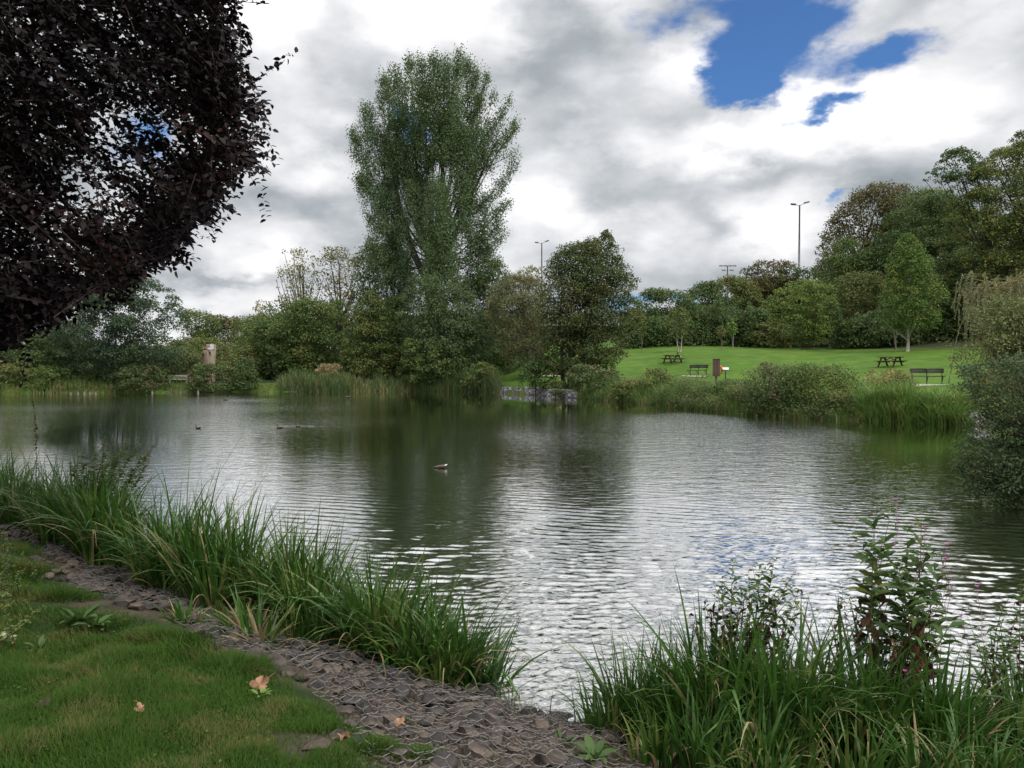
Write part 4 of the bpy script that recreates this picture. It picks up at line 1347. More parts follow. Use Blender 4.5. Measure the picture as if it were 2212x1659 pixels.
# clover and dandelion leaves in the turf
mb = MB()
x, y, sd = scatter(5200, -4, 1, 3.0, 6.5, lambda x, y, sd: lawn_cond(x, y, sd) & (vnoise(x * 1.4, y * 1.4, 61) > .52))
z = H(x, y)
leaves(mb, np.stack([x, y, z + R.uniform(.01, .05, len(x))], 1), R.normal(0, .4, (len(x), 3)) + (0, 0, 1), R.uniform(.010, .024, len(x)), .8, 'kite')
tag(mb.build('clover', LM['grass']), 'small clover leaves low in the near grass', 'clover', kind='stuff')


# leafy rosettes, fallen leaves
def rosette(label, px, py, n, L, mat, cat='weed', asp=.45, up=.35):
    c = ground_hit(px, py)
    root = thing('weed', label, cat, c, group='weeds in the near grass')
    th = R.uniform(0, 2 * PI, n)
    ax = np.stack([np.cos(th), np.sin(th), np.full(n, up)], 1)
    nn_ = np.stack([-np.cos(th) * .5, -np.sin(th) * .5, np.ones(n)], 1) + R.normal(0, .2, (n, 3))
    mb = MB()
    leaves(mb, np.stack([np.cos(th) * .02, np.sin(th) * .02, np.full(n, .03)], 1), nn_, L * R.uniform(.6, 1.15, n), asp, 'ovate', ax, curl=.12)
    mb.build('leaf_rosette', mat, root)
    return root


rosette('pale variegated leaf spray at the left edge of the lawn', 8, 1398, 14, .085, leaf_mat('pale leaves', (.30, .36, .20), (.48, .52, .36)), up=.8)
rosette('broad dark green dandelion leaves beside the left lawn edge', 170, 1352, 12, .16, LM['herb'])
rosette('jagged green leaves near the start of the stone bed', 205, 1362, 10, .14, LM['herb'])
rosette('grey-green leaf pair in the grass right of the pale leaf spray', 85, 1412, 6, .09, LM['sage'])
rosette('low leafy weed between the brown leaf and the stones', 565, 1512, 10, .06, LM['lime'])
rosette('pale green leafy weed at the foot of the right-hand reeds', 1285, 1650, 14, .12, LM['herb'], up=1.0)
rosette('small leafy weed on the stones beside the right-hand reeds', 1215, 1612, 9, .08, LM['herb'], up=.9)
DRY = simple_mat('dry leaf', (.22, .12, .065), (.34, .20, .12), 30, .8)


def dry_leaf(label, px, py, L, rz, mat=DRY, curl=.5):
    c = ground_hit(px, py)
    mb = MB()
    a = np.linspace(0, 2 * PI, 31)[:-1]
    rr = L * .5 * (.62 + .38 * np.abs(np.cos(2.5 * a)) ** .7) * (1 + R.normal(0, .05, 30))
    rings = [np.zeros((1, 3))]
    for f in (.5, 1.0):
        x_, y_ = rr * f * np.cos(a), rr * f * np.sin(a) * .8
        z_ = curl * f * f * L * .28 * (1 + .8 * np.sin(3 * a + 1)) + .006
        rings.append(np.stack([x_, y_, z_], 1))
    v = np.concatenate(rings)
    f3 = [(0, 1 + i, 1 + (i + 1) % 30) for i in range(30)]
    f4 = [(1 + i, 31 + i, 31 + (i + 1) % 30, 1 + (i + 1) % 30) for i in range(30)]
    mb.add(v, f3)
    mb.n -= len(v)
    mb.v.pop()
    mb.v.append(v)
    mb.f.append(np.array(f4))
    mb.mi.append(np.zeros(30, int))
    mb.n += len(v)
    mb.tube(np.array([(L * .3, 0, .01), (L * .6, .01, .03), (L * .85, .02, .02)]), .0016, 4)
    o = mb.build('fallen_leaf', mat)
    o.location = (c[0], c[1], c[2] + .03)
    o.rotation_euler = (R.normal(0, .25), R.normal(0, .25), rz)
    tag(o, label, 'leaf', 'fallen brown leaves on the near bank')
    return o


dry_leaf('large curled brown maple leaf beside the grass tussock and the stones', 562, 1492, .125, .4)
dry_leaf('small brown leaf lying in the grass in the lower middle of the lawn', 303, 1548, .075, 2.1)
dry_leaf('dark shrivelled leaf in the grass at the lower left', 94, 1537, .07, 1.1, simple_mat('dark dry leaf', (.05, .035, .028), (.09, .06, .045), 30, .9))
dry_leaf('reddish brown leaf on bare earth by the gravel', 862, 1577, .075, .9)
dry_leaf('twisted brown leaf between two grass tufts at the bottom', 745, 1610, .06, 2.9, DRY, 1.2)
dry_leaf('thin tan leaf caught under the netting in the middle of the stones', 838, 1436, .10, .1, simple_mat('tan dry leaf', (.34, .26, .15), (.45, .36, .22), 30, .8), .15)
# two bare stones on the lawn edge
for (lab, px, py, r) in (('loose mossy stone on the lawn edge left of the bottom grass tuft', 685, 1622, .075), ('small pointed stone beside the bottom grass tuft', 745, 1632, .035), ('pale loose stone in the bare earth at the bottom', 812, 1590, .05)):
    c = ground_hit(px, py)
    o = MB().add(ROCKS[R.integers(14)] * np.array([1.2, .9, .6]) * r, ICO[1]).build('loose_stone', ST2)
    o.location = (c[0], c[1], c[2] + r * .3)
    tag(o, lab, 'stone', 'loose stones on the lawn edge')


# ------------------------------------------------------------------ near sedges and reeds
def sedge_bed(name, label, cat, pts, n, hfun, spread, w=(.016, .036), mat='sedge', cond=None, lean=.25, bend=(.5, 1.5), dead=.07, segs=7):
    """pts: polyline on the ground (world xy); blades grow in tufts along it"""
    pts = np.array(pts, float)
    root_c = pts.mean(0)
    gz = max(0.0, Hs(*root_c))
    root = thing(name, label, cat, (root_c[0], root_c[1], gz))
    org = np.array([root_c[0], root_c[1], gz])
    seg = np.linalg.norm(np.diff(pts, axis=0), axis=1)
    cum = np.concatenate([[0], np.cumsum(seg)])
    nt_ = max(6, n // 44)
    u = R.uniform(0, cum[-1], nt_)
    tx_ = np.interp(u, cum, pts[:, 0]) + R.normal(0, spread, nt_)
    ty_ = np.interp(u, cum, pts[:, 1]) + R.normal(0, spread, nt_)
    hs_ = hfun(u / cum[-1]) * R.uniform(.55, 1.15, nt_)
    idx = R.integers(0, nt_, n)
    x = tx_[idx] + R.normal(0, .055, n)
    y = ty_[idx] + R.normal(0, .055, n)
    z = np.maximum(H(x, y), -.25)
    h = hs_[idx] * R.uniform(.45, 1.1, n)
    out_ang = np.arctan2(y - ty_[idx], x - tx_[idx]) + R.normal(0, .6, n)
    ww = R.uniform(w[0], w[1], n) * 1.2
    lb = R.uniform(.02, lean * 1.5, n)
    bb = R.uniform(bend[0], bend[1], n) * R.choice([.2, 1, 1.75], n, p=[.3, .42, .28])
    P = np.stack([x, y, z - .02], 1) - org
    dd_ = R.uniform(size=n) < dead
    mb = MB()
    blades(mb, P[~dd_], h[~dd_], ww[~dd_], out_ang[~dd_], lb[~dd_], bb[~dd_], segs)
    mb.build('blades', LM[mat], root)
    if dd_.sum():
        mb = MB()
        blades(mb, P[dd_], h[dd_] * .9, ww[dd_] * .8, out_ang[dd_], lb[dd_] + .2, bb[dd_] + .4, segs)
        mb.build('dry_blades', LM['straw'], root)
    return root


sedge_bed('sedge_clump', 'far left dark clump of sedge at the near water edge', 'sedge', [(-9.6, 13.0), (-7.4, 11.3), (-5.7, 9.8)], 1900, lambda u: 1.34 - .1 * u, .26)
sedge_bed('sedge_clump', 'tall shaded clump of sedge below the leafy shrub, left of the tallest blades', 'sedge', [(-5.7, 9.75), (-4.6, 8.8), (-3.7, 8.1)], 1600, lambda u: 1.22 + .05 * u, .22)
sedge_bed('sedge_clump', 'upright clump with the tallest dark blades in the left half', 'sedge', [(-3.7, 8.05), (-3.0, 7.5), (-2.45, 7.15)], 1200, lambda u: 1.38 - .2 * u, .17, lean=.3)
sedge_bed('sedge_clump', 'bright arching clump of sedge in the middle of the stone bank', 'sedge', [(-2.3, 7.05), (-1.75, 6.7), (-1.35, 6.45)], 1250, lambda u: 1.08 - .05 * u, .15, lean=.35)
sedge_bed('sedge_clump', 'last clump of the left sedge row, arching right over the water', 'sedge', [(-1.3, 6.35), (-.85, 5.95), (-.35, 5.6)], 1200, lambda u: .98 - .16 * u, .12, lean=.42)
# blades lying on the stones in front of the row
c = ground_hit(640, 1385)
sedge_bed('sedge_clump', 'flattened pale blades lying on the stones below the bright clump', 'sedge', [ground_hit(470, 1340)[:2], ground_hit(620, 1385)[:2], ground_hit(720, 1400)[:2]], 420, lambda u: .42 + 0 * u, .14, lean=.95, bend=(.1, .5), dead=.35)
sedge_bed('sedge_clump', 'small thin tuft of sprigs between the two sedge rows', 'sedge', [(-.1, 5.35), (.15, 5.2), (.42, 5.05)], 46, lambda u: .30 + 0 * u, .06, w=(.005, .009), dead=.2)
# right hand row in front of the camera
sedge_bed('sedge_clump', 'bright green left end of the right-hand sedge row', 'sedge', [(.50, 4.80), (.85, 4.66), (1.2, 4.50)], 1150, lambda u: .66 + .14 * u, .10, w=(.012, .026))
sedge_bed('sedge_clump', 'tall broad-bladed sedge in front of the half-withered plant', 'sedge', [(1.15, 4.5), (1.55, 4.4), (1.95, 4.25)], 950, lambda u: .98 - .08 * u, .11, w=(.016, .038))
sedge_bed('sedge_clump', 'arching sedge below the tall pink-flowered plant', 'sedge', [(1.95, 4.4), (2.4, 4.38), (2.7, 4.3)], 800, lambda u: .88 - .25 * u, .12, w=(.015, .034))
sedge_bed('sedge_clump', 'shorter dark sedge at the bottom right corner', 'sedge', [(2.5, 4.30), (3.0, 4.42), (3.8, 4.7)], 1000, lambda u: .66 + .12 * u, .13, w=(.013, .030))


sedge_bed('sedge_clump', 'dark low tangle of blades along the bottom edge in front of the right-hand sedge', 'sedge', [(.62, 4.2), (.9, 4.0), (1.6, 3.85), (2.4, 3.85), (3.3, 4.1)], 1300, lambda u: .52 + 0 * u, .13, w=(.012, .028))


# dry grass stalks above the sedge
def stalks(name, label, lst, mat, r=.0022, seed_head=True, cat='grass stalk'):
    a0 = at(lst[0][0], lst[0][1], lst[0][4])
    org = np.array([a0[0], a0[1], max(Hs(a0[0], a0[1]), 0)])
    root = thing(name, label, cat, org)
    for (x0, y0, x1, y1, d) in lst:
        a, b = at(x0, y0, d), at(x1, y1, d)
        m = (a + b) / 2 + np.array([-.03, 0, .05])
        tt = np.linspace(0, 1, 9)[:, None]
        cv = (1 - tt) ** 2 * a + 2 * tt * (1 - tt) * m + tt ** 2 * b
        mb = MB()
        mb.tube(cv - org, np.linspace(r, r * .4, 9), 4)
        if seed_head:
            for q in range(6):
                p = cv[4 + q % 5] - org
                mb.tube(np.array([p, p + np.array([R.normal(0, .05), R.normal(0, .03), .07])]), .001, 3)
        mb.build('stalk', mat, root)
    return root


stalks('grass_stalks', 'thin pale grass stalks leaning right above the tallest blades', [(412, 1150, 527, 935, 7.4), (425, 1150, 480, 985, 7.4), (455, 1160, 530, 1045, 7.3)], MB_TWIG)
stalks('grass_stalks', 'dark reed stem with a bent tip standing over the water', [(490, 1180, 578, 1022, 7.1), (498, 1165, 540, 1075, 7.1)], MB_HERBST)
stalks('grass_stalks', 'single thin stem poking out right of the bright clump', [(660, 1130, 724, 1062, 6.7)], MB_TWIG, seed_head=False)


# ------------------------------------------------------------------ leafy near plants
def herb(name, label, cat, base, tips, leafL, green_from, mat='herb', dead='dead', stem_r=.004, gap=.035, flowers=(), asp=.30, dfl=.02, side=True, shape='ovate', density=1.0):
    """base on the photograph (x, y, d); tips: list of (x, y, d). leaves in pairs up every stem, withered below green_from"""
    b3 = np.array(base)
    org = b3.copy()
    root = thing(name, label, cat, org)
    sm, lg, ld = MB(), MB(), MB()
    for tp in tips:
        tip = at(*tp)
        b = b3 + np.array([R.normal(0, .10), R.normal(0, .07), 0])
        L = np.linalg.norm(tip - b)
        m = b * .45 + tip * .55 + np.array([(b[0] - tip[0]) * .1 + R.normal(0, .09), R.normal(0, .05), L * .06])
        n = max(6, int(L / gap * density))
        tt = np.linspace(0, 1, n)[:, None]
        cv = (1 - tt) ** 2 * b + 2 * tt * (1 - tt) * m + tt ** 2 * tip
        sm.tube(cv[::2] - org, np.linspace(stem_r, stem_r * .35, len(cv[::2])), 5, caps=False)
        tg = unit(np.gradient(cv, axis=0))
        for i in range(int(n * .18), n):
            f = i / n
            for s_ in (0, 1):
                if R.uniform() < .12:
                    continue
                a = i * PI / 2 + s_ * PI + R.normal(0, .3)
                o_ = np.array([math.cos(a), math.sin(a), 0])
                green = f > green_from + R.normal(0, .15)
                droop = R.uniform(-.1, .7) if green else R.uniform(-1.6, -.5)
                if green:
                    ax = o_ + np.array([0, 0, droop - (.5 if f < .8 else -.2)])
                    l_ = leafL * R.uniform(.65, 1.15) * (1.0 if f < .88 else .6)
                    leaves(lg, (cv[i] - org)[None], (np.array([0, 0, 1.0]) - o_ * .2 + R.normal(0, .25, 3))[None], l_, asp, shape, ax[None], curl=.14)
                else:
                    ax = o_ * .5 + np.array([0, 0, droop])
                    l_ = leafL * R.uniform(.4, .8)
                    leaves(ld, (cv[i] - org)[None], (o_ + R.normal(0, .5, 3))[None], l_, asp * 1.1, shape, ax[None], curl=.5)
            if side and .35 < f < .9 and R.uniform() < .16:
                a = R.uniform(0, 2 * PI)
                e = cv[i] + np.array([math.cos(a) * .7, math.sin(a) * .5, .8]) * R.uniform(.07, .16)
                sm.tube(np.array([cv[i], (cv[i] + e) / 2 + (0, 0, -.01), e]) - org, [.002, .0015, .001], 4, caps=False)
                for q in range(5):
                    p = cv[i] + (e - cv[i]) * (q + 1) / 5
                    a2 = R.uniform(0, 2 * PI)
                    green = f > green_from
                    leaves(lg if green else ld, (p - org)[None], (np.array([0, 0, 1.0]) + R.normal(0, .3, 3))[None], leafL * R.uniform(.35, .6), asp, shape,
                           np.array([[math.cos(a2), math.sin(a2), .5 if green else -1.0]]), curl=.2)
    sm.build('stems', MB_HERBST, root, smooth=True)
    lgx = lg
    if ld.n:
        ld.build('withered_foliage', LM[dead], root)
    for (x, y, d) in flowers:
        fl = MB()
        p = at(x, y, d) - org
        th = np.arange(5) * 2 * PI / 5 + R.uniform(0, 1)
        ax = np.stack([np.cos(th), np.sin(th) * .6, np.full(5, .35)], 1)
        leaves(fl, np.repeat(p[None], 5, 0), np.stack([-np.cos(th), -np.sin(th), np.ones(5)], 1), dfl, .8, 'ovate', ax, curl=.1)
        ax0 = b3 - org
        foot = np.array([p[0] * .72 + ax0[0] * .28, p[1] * .8, p[2] - .30])
        fl.tube(np.array([p, p + (0, 0, -.03), (p + foot) / 2 + (.02, 0, -.03), foot]), .0017, 4)
        for q_ in range(12):
            pp = p + (foot - p) * R.uniform(.1, 1)
            leaves(lgx, pp[None], (R.normal(0, .4, 3) + (0, 0, 1))[None], R.uniform(.02, .05), .3, 'ovate', R.normal(0, 1, (1, 3)), curl=.2)
        fl.build('flower', LM['pink'], root)
    if lg.n:
        lg.build('foliage', LM[mat], root)
    return root


d_ = 4.5
herb('willowherb_plant', 'tall green willowherb with small pink flowers at the right', 'wild plant', (2.25, 4.5, .02),
     [(1895, 1090, 4.45), (1925, 1105, 4.6), (1960, 1150, 4.5), (1990, 1125, 4.55), (2020, 1215, 4.5), (1905, 1175, 4.4), (2035, 1290, 4.6), (1945, 1240, 4.3), (1885, 1140, 4.5), (1960, 1200, 4.6), (1925, 1210, 4.5), (2010, 1170, 4.6), (2055, 1340, 4.5), (1862, 1260, 4.5), (2030, 1240, 4.4)], .15, .46, asp=.33,
     flowers=[(1936, 1080, 4.6), (1998, 1143, 4.5), (2044, 1178, 4.5), (2042, 1208, 4.5), (2049, 1260, 4.6), (2055, 1268, 4.5), (2047, 1236, 4.55)], dfl=.018, density=.62)
herb('willowherb_plant', 'half-withered leafy plant with green tips standing in the bottom right reeds', 'wild plant', (1.35, 4.55, .05),
     [(1583, 1215, 4.5), (1640, 1220, 4.55), (1672, 1210, 4.5), (1618, 1245, 4.4), (1705, 1250, 4.5), (1730, 1265, 4.6), (1560, 1250, 4.6), (1690, 1290, 4.4), (1600, 1280, 4.5), (1655, 1265, 4.5), (1720, 1310, 4.5)], .085, .66, asp=.36, density=1.2)
herb('willowherb_plant', 'withered brown side stems leaning right below the pink-flowered plant', 'wild plant', (2.15, 4.4, .05),
     [(1850, 1300, 4.4), (1995, 1330, 4.4), (1975, 1400, 4.35), (1820, 1285, 4.5), (1930, 1370, 4.3), (2010, 1290, 4.5)], .07, .93, density=1.1, flowers=[(1955, 1452, 4.3)])
herb('willowherb_plant', 'dead brown stems left of the half-withered plant', 'wild plant', (1.1, 4.6, .05),
     [(1545, 1290, 4.6), (1520, 1300, 4.6), (1500, 1330, 4.55), (1575, 1330, 4.5)], .07, .97, density=1.0)
herb('willowherb_plant', 'green and brown weedy plant at the right edge of the picture', 'wild plant', (2.95, 4.55, .05),
     [(2180, 1290, 4.5), (2205, 1255, 4.6), (2165, 1345, 4.5), (2150, 1380, 4.5), (2235, 1240, 4.7), (2215, 1360, 4.4), (2190, 1420, 4.4)], .075, .55,
     flowers=[(2110, 1269, 4.7), (2076, 1331, 4.6)], density=1.0)
# shrub in the left sedge, thin sprigs
b = at(215, 1090, 9.3)
herb('shrub', 'thin small-leaved shrub rising above the sedge at the left', 'shrub', (b[0], b[1], .1),
     [(225, 945, 9.2), (205, 965, 9.3), (250, 960, 9.4), (275, 950, 9.2), (300, 960, 9.4), (335, 962, 9.3), (180, 985, 9.3), (150, 1000, 9.2), (320, 1000, 9.2), (240, 990, 9.1), (285, 1010, 9.3), (200, 1020, 9.2), (165, 1030, 9.3)],
     .075, .10, gap=.03, asp=.5, density=2.0, mat='mid')
b = at(70, 1080, 9.6)
herb('sapling', 'lone thin sprig with yellow-green tip leaves above the left sedge', 'sapling', (b[0], b[1], .1), [(72, 866, 9.4)], .055, .9, mat='lime', asp=.5, side=False, density=.8)
b = ground_hit(-10, 1290)
herb('bramble_bush', 'pale-tipped leafy bramble at the left edge between the lawn and the sedge', 'bramble', (b[0], b[1], b[2]),
     [(5, 1150, b[1]), (30, 1165, b[1] - .1), (50, 1195, b[1]), (52, 1230, b[1] - .2), (15, 1190, b[1]), (-20, 1140, b[1]), (40, 1262, b[1] - .2), (0, 1240, b[1] - .4), (-30, 1180, b[1]), (20, 1290, b[1] - .4), (64, 1215, b[1])],
     .035, .0, gap=.022, asp=.6, density=1.3, mat='mid')
b = ground_hit(-20, 1420)
herb('bramble_bush', 'leafy stems creeping into the lawn at the left edge', 'bramble', (b[0], b[1], b[2]),
     [(30, 1300, b[1] + .2), (70, 1330, b[1] + .1), (0, 1280, b[1]), (95, 1310, b[1] + .4), (40, 1350, b[1])], .035, .0, gap=.022, asp=.6, density=1.1, mat='mid')


# ------------------------------------------------------------------ right side: willow and dark bush over the water
def crown_only(name, label, cat, rows, d, mat, base, **kw):
    return tree(name, label, rows, d, mat, cat, base=base, **kw)


tree('hawthorn_bush', 'dark leafy bush bulging over the water at the right edge', [(765, 2215, 2500), (785, 2165, 2520), (800, 2095, 2540), (860, 2110, 2540), (905, 2130, 2540), (940, 2100, 2540), (985, 2085, 2540), (1030, 2088, 2540), (1075, 2110, 2540), (1112, 2150, 2500)], 13.0,
     leaf_mat('hawthorn leaves', (0.038, 0.070, 0.027), (0.089, 0.135, 0.057), (0.121, 0.135, 0.041), .25, nscale=1.5), 'bush', puffs=620, pr=.22, zs=.75, dens=3.4, leaf=.052, trunk=.10, trunk_px=2360, base=.1, limbs=60, jag=.07, depth=.6, edge=.55, stems=3, stemspread=.4, trunktop=.6)


def willow():
    d = 17.5
    base = at(2420, 930, d)
    org = np.array([base[0], d, max(0.3, Hs(base[0], d))])
    root = thing('weeping_willow', 'weeping willow with golden hanging twigs at the right edge', 'tree', org)
    tb, lf = MB(), MB()
    tb.tube(np.array([(0, 0, -.4), (-.1, 0, .8), (-.3, 0, 1.8), (-.9, -.1, 2.9), (-1.6, -.1, 3.6)]), [.3, .24, .2, .14, .08], 9)
    arches = []
    tops = [(2100, 590, 17.2), (2140, 592, 17.6), (2170, 600, 17.0), (2085, 612, 17.8), (2200, 610, 18.2), (2130, 640, 16.8), (2180, 650, 17.4), (2215, 640, 17.0), (2160, 690, 17.2), (2240, 600, 17.6),
            (2110, 660, 17.3), (2200, 700, 16.8), (2235, 680, 17.2), (2150, 740, 17.5)]
    strands = []
    for (x, y, dd) in tops:
        a = org + np.array([-.6 + R.normal(0, .2), 0, 2.2 + R.uniform(-.4, .4)])
        e = at(x, y + 12, dd)
        m = (a + e) / 2 + np.array([.25, 0, .75 + R.uniform(-.3, .6)])
        tt = np.linspace(0, 1, 16)[:, None]
        cv = (1 - tt) ** 2 * a + 2 * tt * (1 - tt) * m + tt ** 2 * e
        tb.tube(cv - org, np.linspace(.028, .008, 16), 5, caps=False)
        for q in range(64):
            u = R.uniform(.35, 1)
            p = np.array([np.interp(u, tt[:, 0], cv[:, i]) for i in range(3)])
            strands.append((p + R.normal(0, .09, 3), R.uniform(.3, 2.1) * (1.0 if u < .9 else .8), R.normal(-.08, .16)))
    # the long curl at the left
    for (x, y, L) in ((2088, 592, 1.0), (2080, 600, .75), (2098, 590, 1.2), (2110, 592, .9), (2072, 610, .55)):
        strands.append((at(x, y, 17.2), L, -.28))
    wb_ = MB()
    for (p, L, sx) in strands:
        n = int(L / .045) + 4
        t_ = np.linspace(0, 1, n)
        px_ = p[0] + sx * np.sqrt(t_) * L + .03 * np.sin(t_ * 5 + R.uniform(0, 6))
        py_ = p[1] + R.normal(0, .1) * t_
        pz_ = p[2] - L * t_ ** 1.15
        cv = np.stack([px_, py_, pz_], 1)
        wb_.tube(cv[::3] - org, .004, 3, caps=False)
        k = R.uniform(size=n) < .85
        c2 = np.repeat(cv[k], 2, 0)
        m_ = len(c2)
        ax = R.normal(0, .5, (m_, 3)) + np.array([0, 0, -1.0])
        leaves(lf, c2 - org, R.normal(size=(m_, 3)), R.uniform(.06, .12, m_), .26, 'kite', ax)
    tb.build('trunk', MB_WTWIG, root, smooth=True)
    wb_.build('hanging_twigs', MB_WTWIG, root)
    lf.build('foliage', LM['grey'], root)


willow()
tree('willow_bush', 'bushy grey-green lower growth of the willow between the lawn and the dark bush', [(640, 2140, 2400), (700, 2110, 2430), (770, 2075, 2440), (830, 2090, 2440), (900, 2130, 2440), (925, 2150, 2430)], 16.2,
     leaf_mat('willow bush leaves', (.105, .135, .045), (.19, .22, .085), (.25, .21, .07), .3, nscale=1.2), 'bush', puffs=170, pr=.30, dens=1.9, leaf=.07, aspect=.4, base=.3, trunk=.08, trunk_px=2330, limbs=60, depth=.4, jag=.1, bark=MB_TWIG)
b = at(2250, 880, 15.5)
herb('bramble_bush', 'arching brown-leaved bramble stems reaching left in front of the right-hand bench', 'bramble', (b[0], b[1], b[2]),
     [(2015, 725, 15.5), (2022, 735, 15.3), (2040, 700, 15.6), (2050, 640, 15.6), (2055, 760, 15.2), (2042, 790, 15.6), (2060, 815, 15.3), (2070, 690, 15.5), (2030, 765, 15.4), (2065, 845, 15.4), (2050, 870, 15.2), (2080, 800, 15.2), (2075, 745, 15.4)],
     .085, .72, gap=.10, asp=.55, mat='olive', dead='ash', stem_r=.007, side=True, density=1.0)


# ------------------------------------------------------------------ bank vegetation across the water
def reed_bed(label, px0, px1, d0, d1, n, hpx, name='reed_bed', mat='reedfar', w=None, tan=.25, bend=(.3, 1.5), depth=1.5, cat='reeds', hvar=.25, back=0.0, leafy=False):
    """blades between two picture columns, growing at distance d0..d1 from water level; hpx = height in metres"""
    root = thing(name, label, cat, (((px0 + px1) / 2 - PCX) * (d0 + d1) / 2 / FPX, (d0 + d1) / 2, 0.05))
    org = np.array(root.location)
    u = R.uniform(0, 1, n * 5)
    dd = d0 + (d1 - d0) * u + R.uniform(-5, 5, n * 5)
    x = ((px0 + (px1 - px0) * u) - PCX) * dd / FPX
    sd = sdist(x, dd)
    k_ = np.where((sd > -.35) & (sd < depth))[0][:n]
    u, dd, x = u[k_], dd[k_], x[k_]
    n = len(u)
    z = np.maximum(H(x, dd), -.1)
    env = np.minimum(1, np.minimum(u, 1 - u) * 9 + .45)
    h = hpx * env * (1 - hvar + hvar * 1.6 * vnoise(x * 1.2, dd * 1.2, 71)) * (.5 + .85 * vnoise(x * 1.9, dd * 1.9, 73)) * R.uniform(.55, 1.1, n)
    w_ = (w or .00075 * (d0 + d1) / 2) * R.uniform(.6, 1.3, n)
    P = np.stack([x, dd, z], 1) - org
    if name == 'bank_grass' or leafy:
        q_ = R.integers(0, n, int(n * .55))
        hh_ = h[q_] * R.uniform(.25, .95, len(q_))
        m_ = 7
        idx = np.repeat(np.arange(len(q_)), m_)
        pp_ = np.stack([x[q_], dd[q_], z[q_] + hh_], 1)[idx] - org + R.normal(0, .11, (len(idx), 3))
        keep_ = vnoise(pp_[:, 0] * 1.3 + org[0], pp_[:, 1] * 1.3 + org[1], 83) > .42
        lm_ = MB()
        leaves(lm_, pp_[keep_], R.normal(0, .6, (keep_.sum(), 3)) + (0, -.3, .8), .10 * R.uniform(.6, 1.4, keep_.sum()), .5)
        lm_.build('foliage', LM['mid' if px0 < 1400 else 'bramble'], root)
    mb = MB()
    dead = R.uniform(size=n) < tan
    blades(mb, P[~dead], h[~dead], w_[~dead], R.uniform(0, 2 * PI, (~dead).sum()), R.uniform(0, .55, (~dead).sum()), R.uniform(bend[0], bend[1], (~dead).sum()), 4, fold=0)
    mb.build('blades', LM[mat], root)
    mb = MB()
    blades(mb, P[dead], h[dead] * .55, w_[dead], R.uniform(0, 2 * PI, dead.sum()), R.uniform(0, .25, dead.sum()), R.uniform(.1, .5, dead.sum()), 3, fold=0)
    mb.build('dry_stems', LM['straw'], root)
    return root


reed_bed('reeds at the far shore left of the cone-shaped tree', 600, 760, 70.0, 71.2, 2600, 1.8, tan=.12)
reed_bed('low reeds beneath the cone-shaped tree and the poplar', 760, 900, 71.0, 71.8, 1700, 1.2, tan=.35)
reed_bed('long pale green reed bed below the grey-green poplar', 880, 1010, 71.8, 70.2, 2400, 1.7, tan=.12)
reed_bed('taller reeds ending at the stone-filled gabion wall', 1005, 1080, 70.2, 68.0, 2000, 2.3, tan=.2)
reed_bed('thin grassy fringe at the far left waterline', -60, 300, 65.8, 67.2, 4200, 1.0, mat='reedgrn', tan=.40, depth=3.5, cat='grass fringe', name='grass_fringe')
reed_bed('grassy fringe below the wooden bench', 340, 430, 67.6, 68.4, 700, .5, mat='reedgrn', tan=.2, cat='grass fringe', name='grass_fringe')
reed_bed('short grassy edge of the green gap left of the far reeds', 556, 606, 69.3, 70.0, 500, .45, mat='reedgrn', tan=.5, cat='grass fringe', name='grass_fringe')
tree('bush', 'tan dried flower heads behind the far reeds', [(788, 690, 735), (800, 682, 745), (820, 682, 745)], 73.5, LM['straw'], 'bush', puffs=16, pr=.4, dens=1.8, limbs=3, trunk=.03)
tree('bush', 'yellowish leafy top of the tall reeds beside the gabion wall', [(785, 1040, 1062), (800, 1000, 1078), (825, 1000, 1085), (845, 1005, 1080)], 69.6, LM['olive'], 'bush', puffs=30, pr=.5, dens=2.4, limbs=3, trunk=.03)

RB = 'overgrown bank on the far right shore'
reed_bed('coarse grass on the bank just right of the gabion wall', 1245, 1340, 56.6, 50.6, 2600, 1.25, mat='reedgrn', tan=.22, depth=2.2, cat='grass fringe', name='bank_grass')
reed_bed('grass and herbs on the bank below the left-hand lawn bench', 1330, 1470, 51.2, 45.0, 4200, 1.05, mat='reedgrn', tan=.25, depth=2.6, cat='grass fringe', name='bank_grass')
reed_bed('grass and herbs on the bank below the brown board', 1460, 1640, 45.3, 37.6, 5400, 1.15, mat='reedgrn', tan=.2, depth=2.6, cat='grass fringe', name='bank_grass')
reed_bed('bright drooping reeds below the right-hand picnic table', 1850, 1990, 33.7, 31.8, 3600, 1.35, mat='reedbright', tan=.06, depth=2.4, bend=(.9, 2.3), w=.042)
reed_bed('broad drooping reeds below the right-hand bench', 1975, 2105, 32.0, 30.4, 3400, 1.25, mat='reedbright', tan=.06, depth=2.2, bend=(.9, 2.3), w=.042)
reed_bed('scattered grass between the big bramble thicket and the water', 1620, 1870, 37.6, 33.5, 1500, .8, mat='reedgrn', tan=.2, depth=1.0, cat='grass fringe', name='bank_grass')
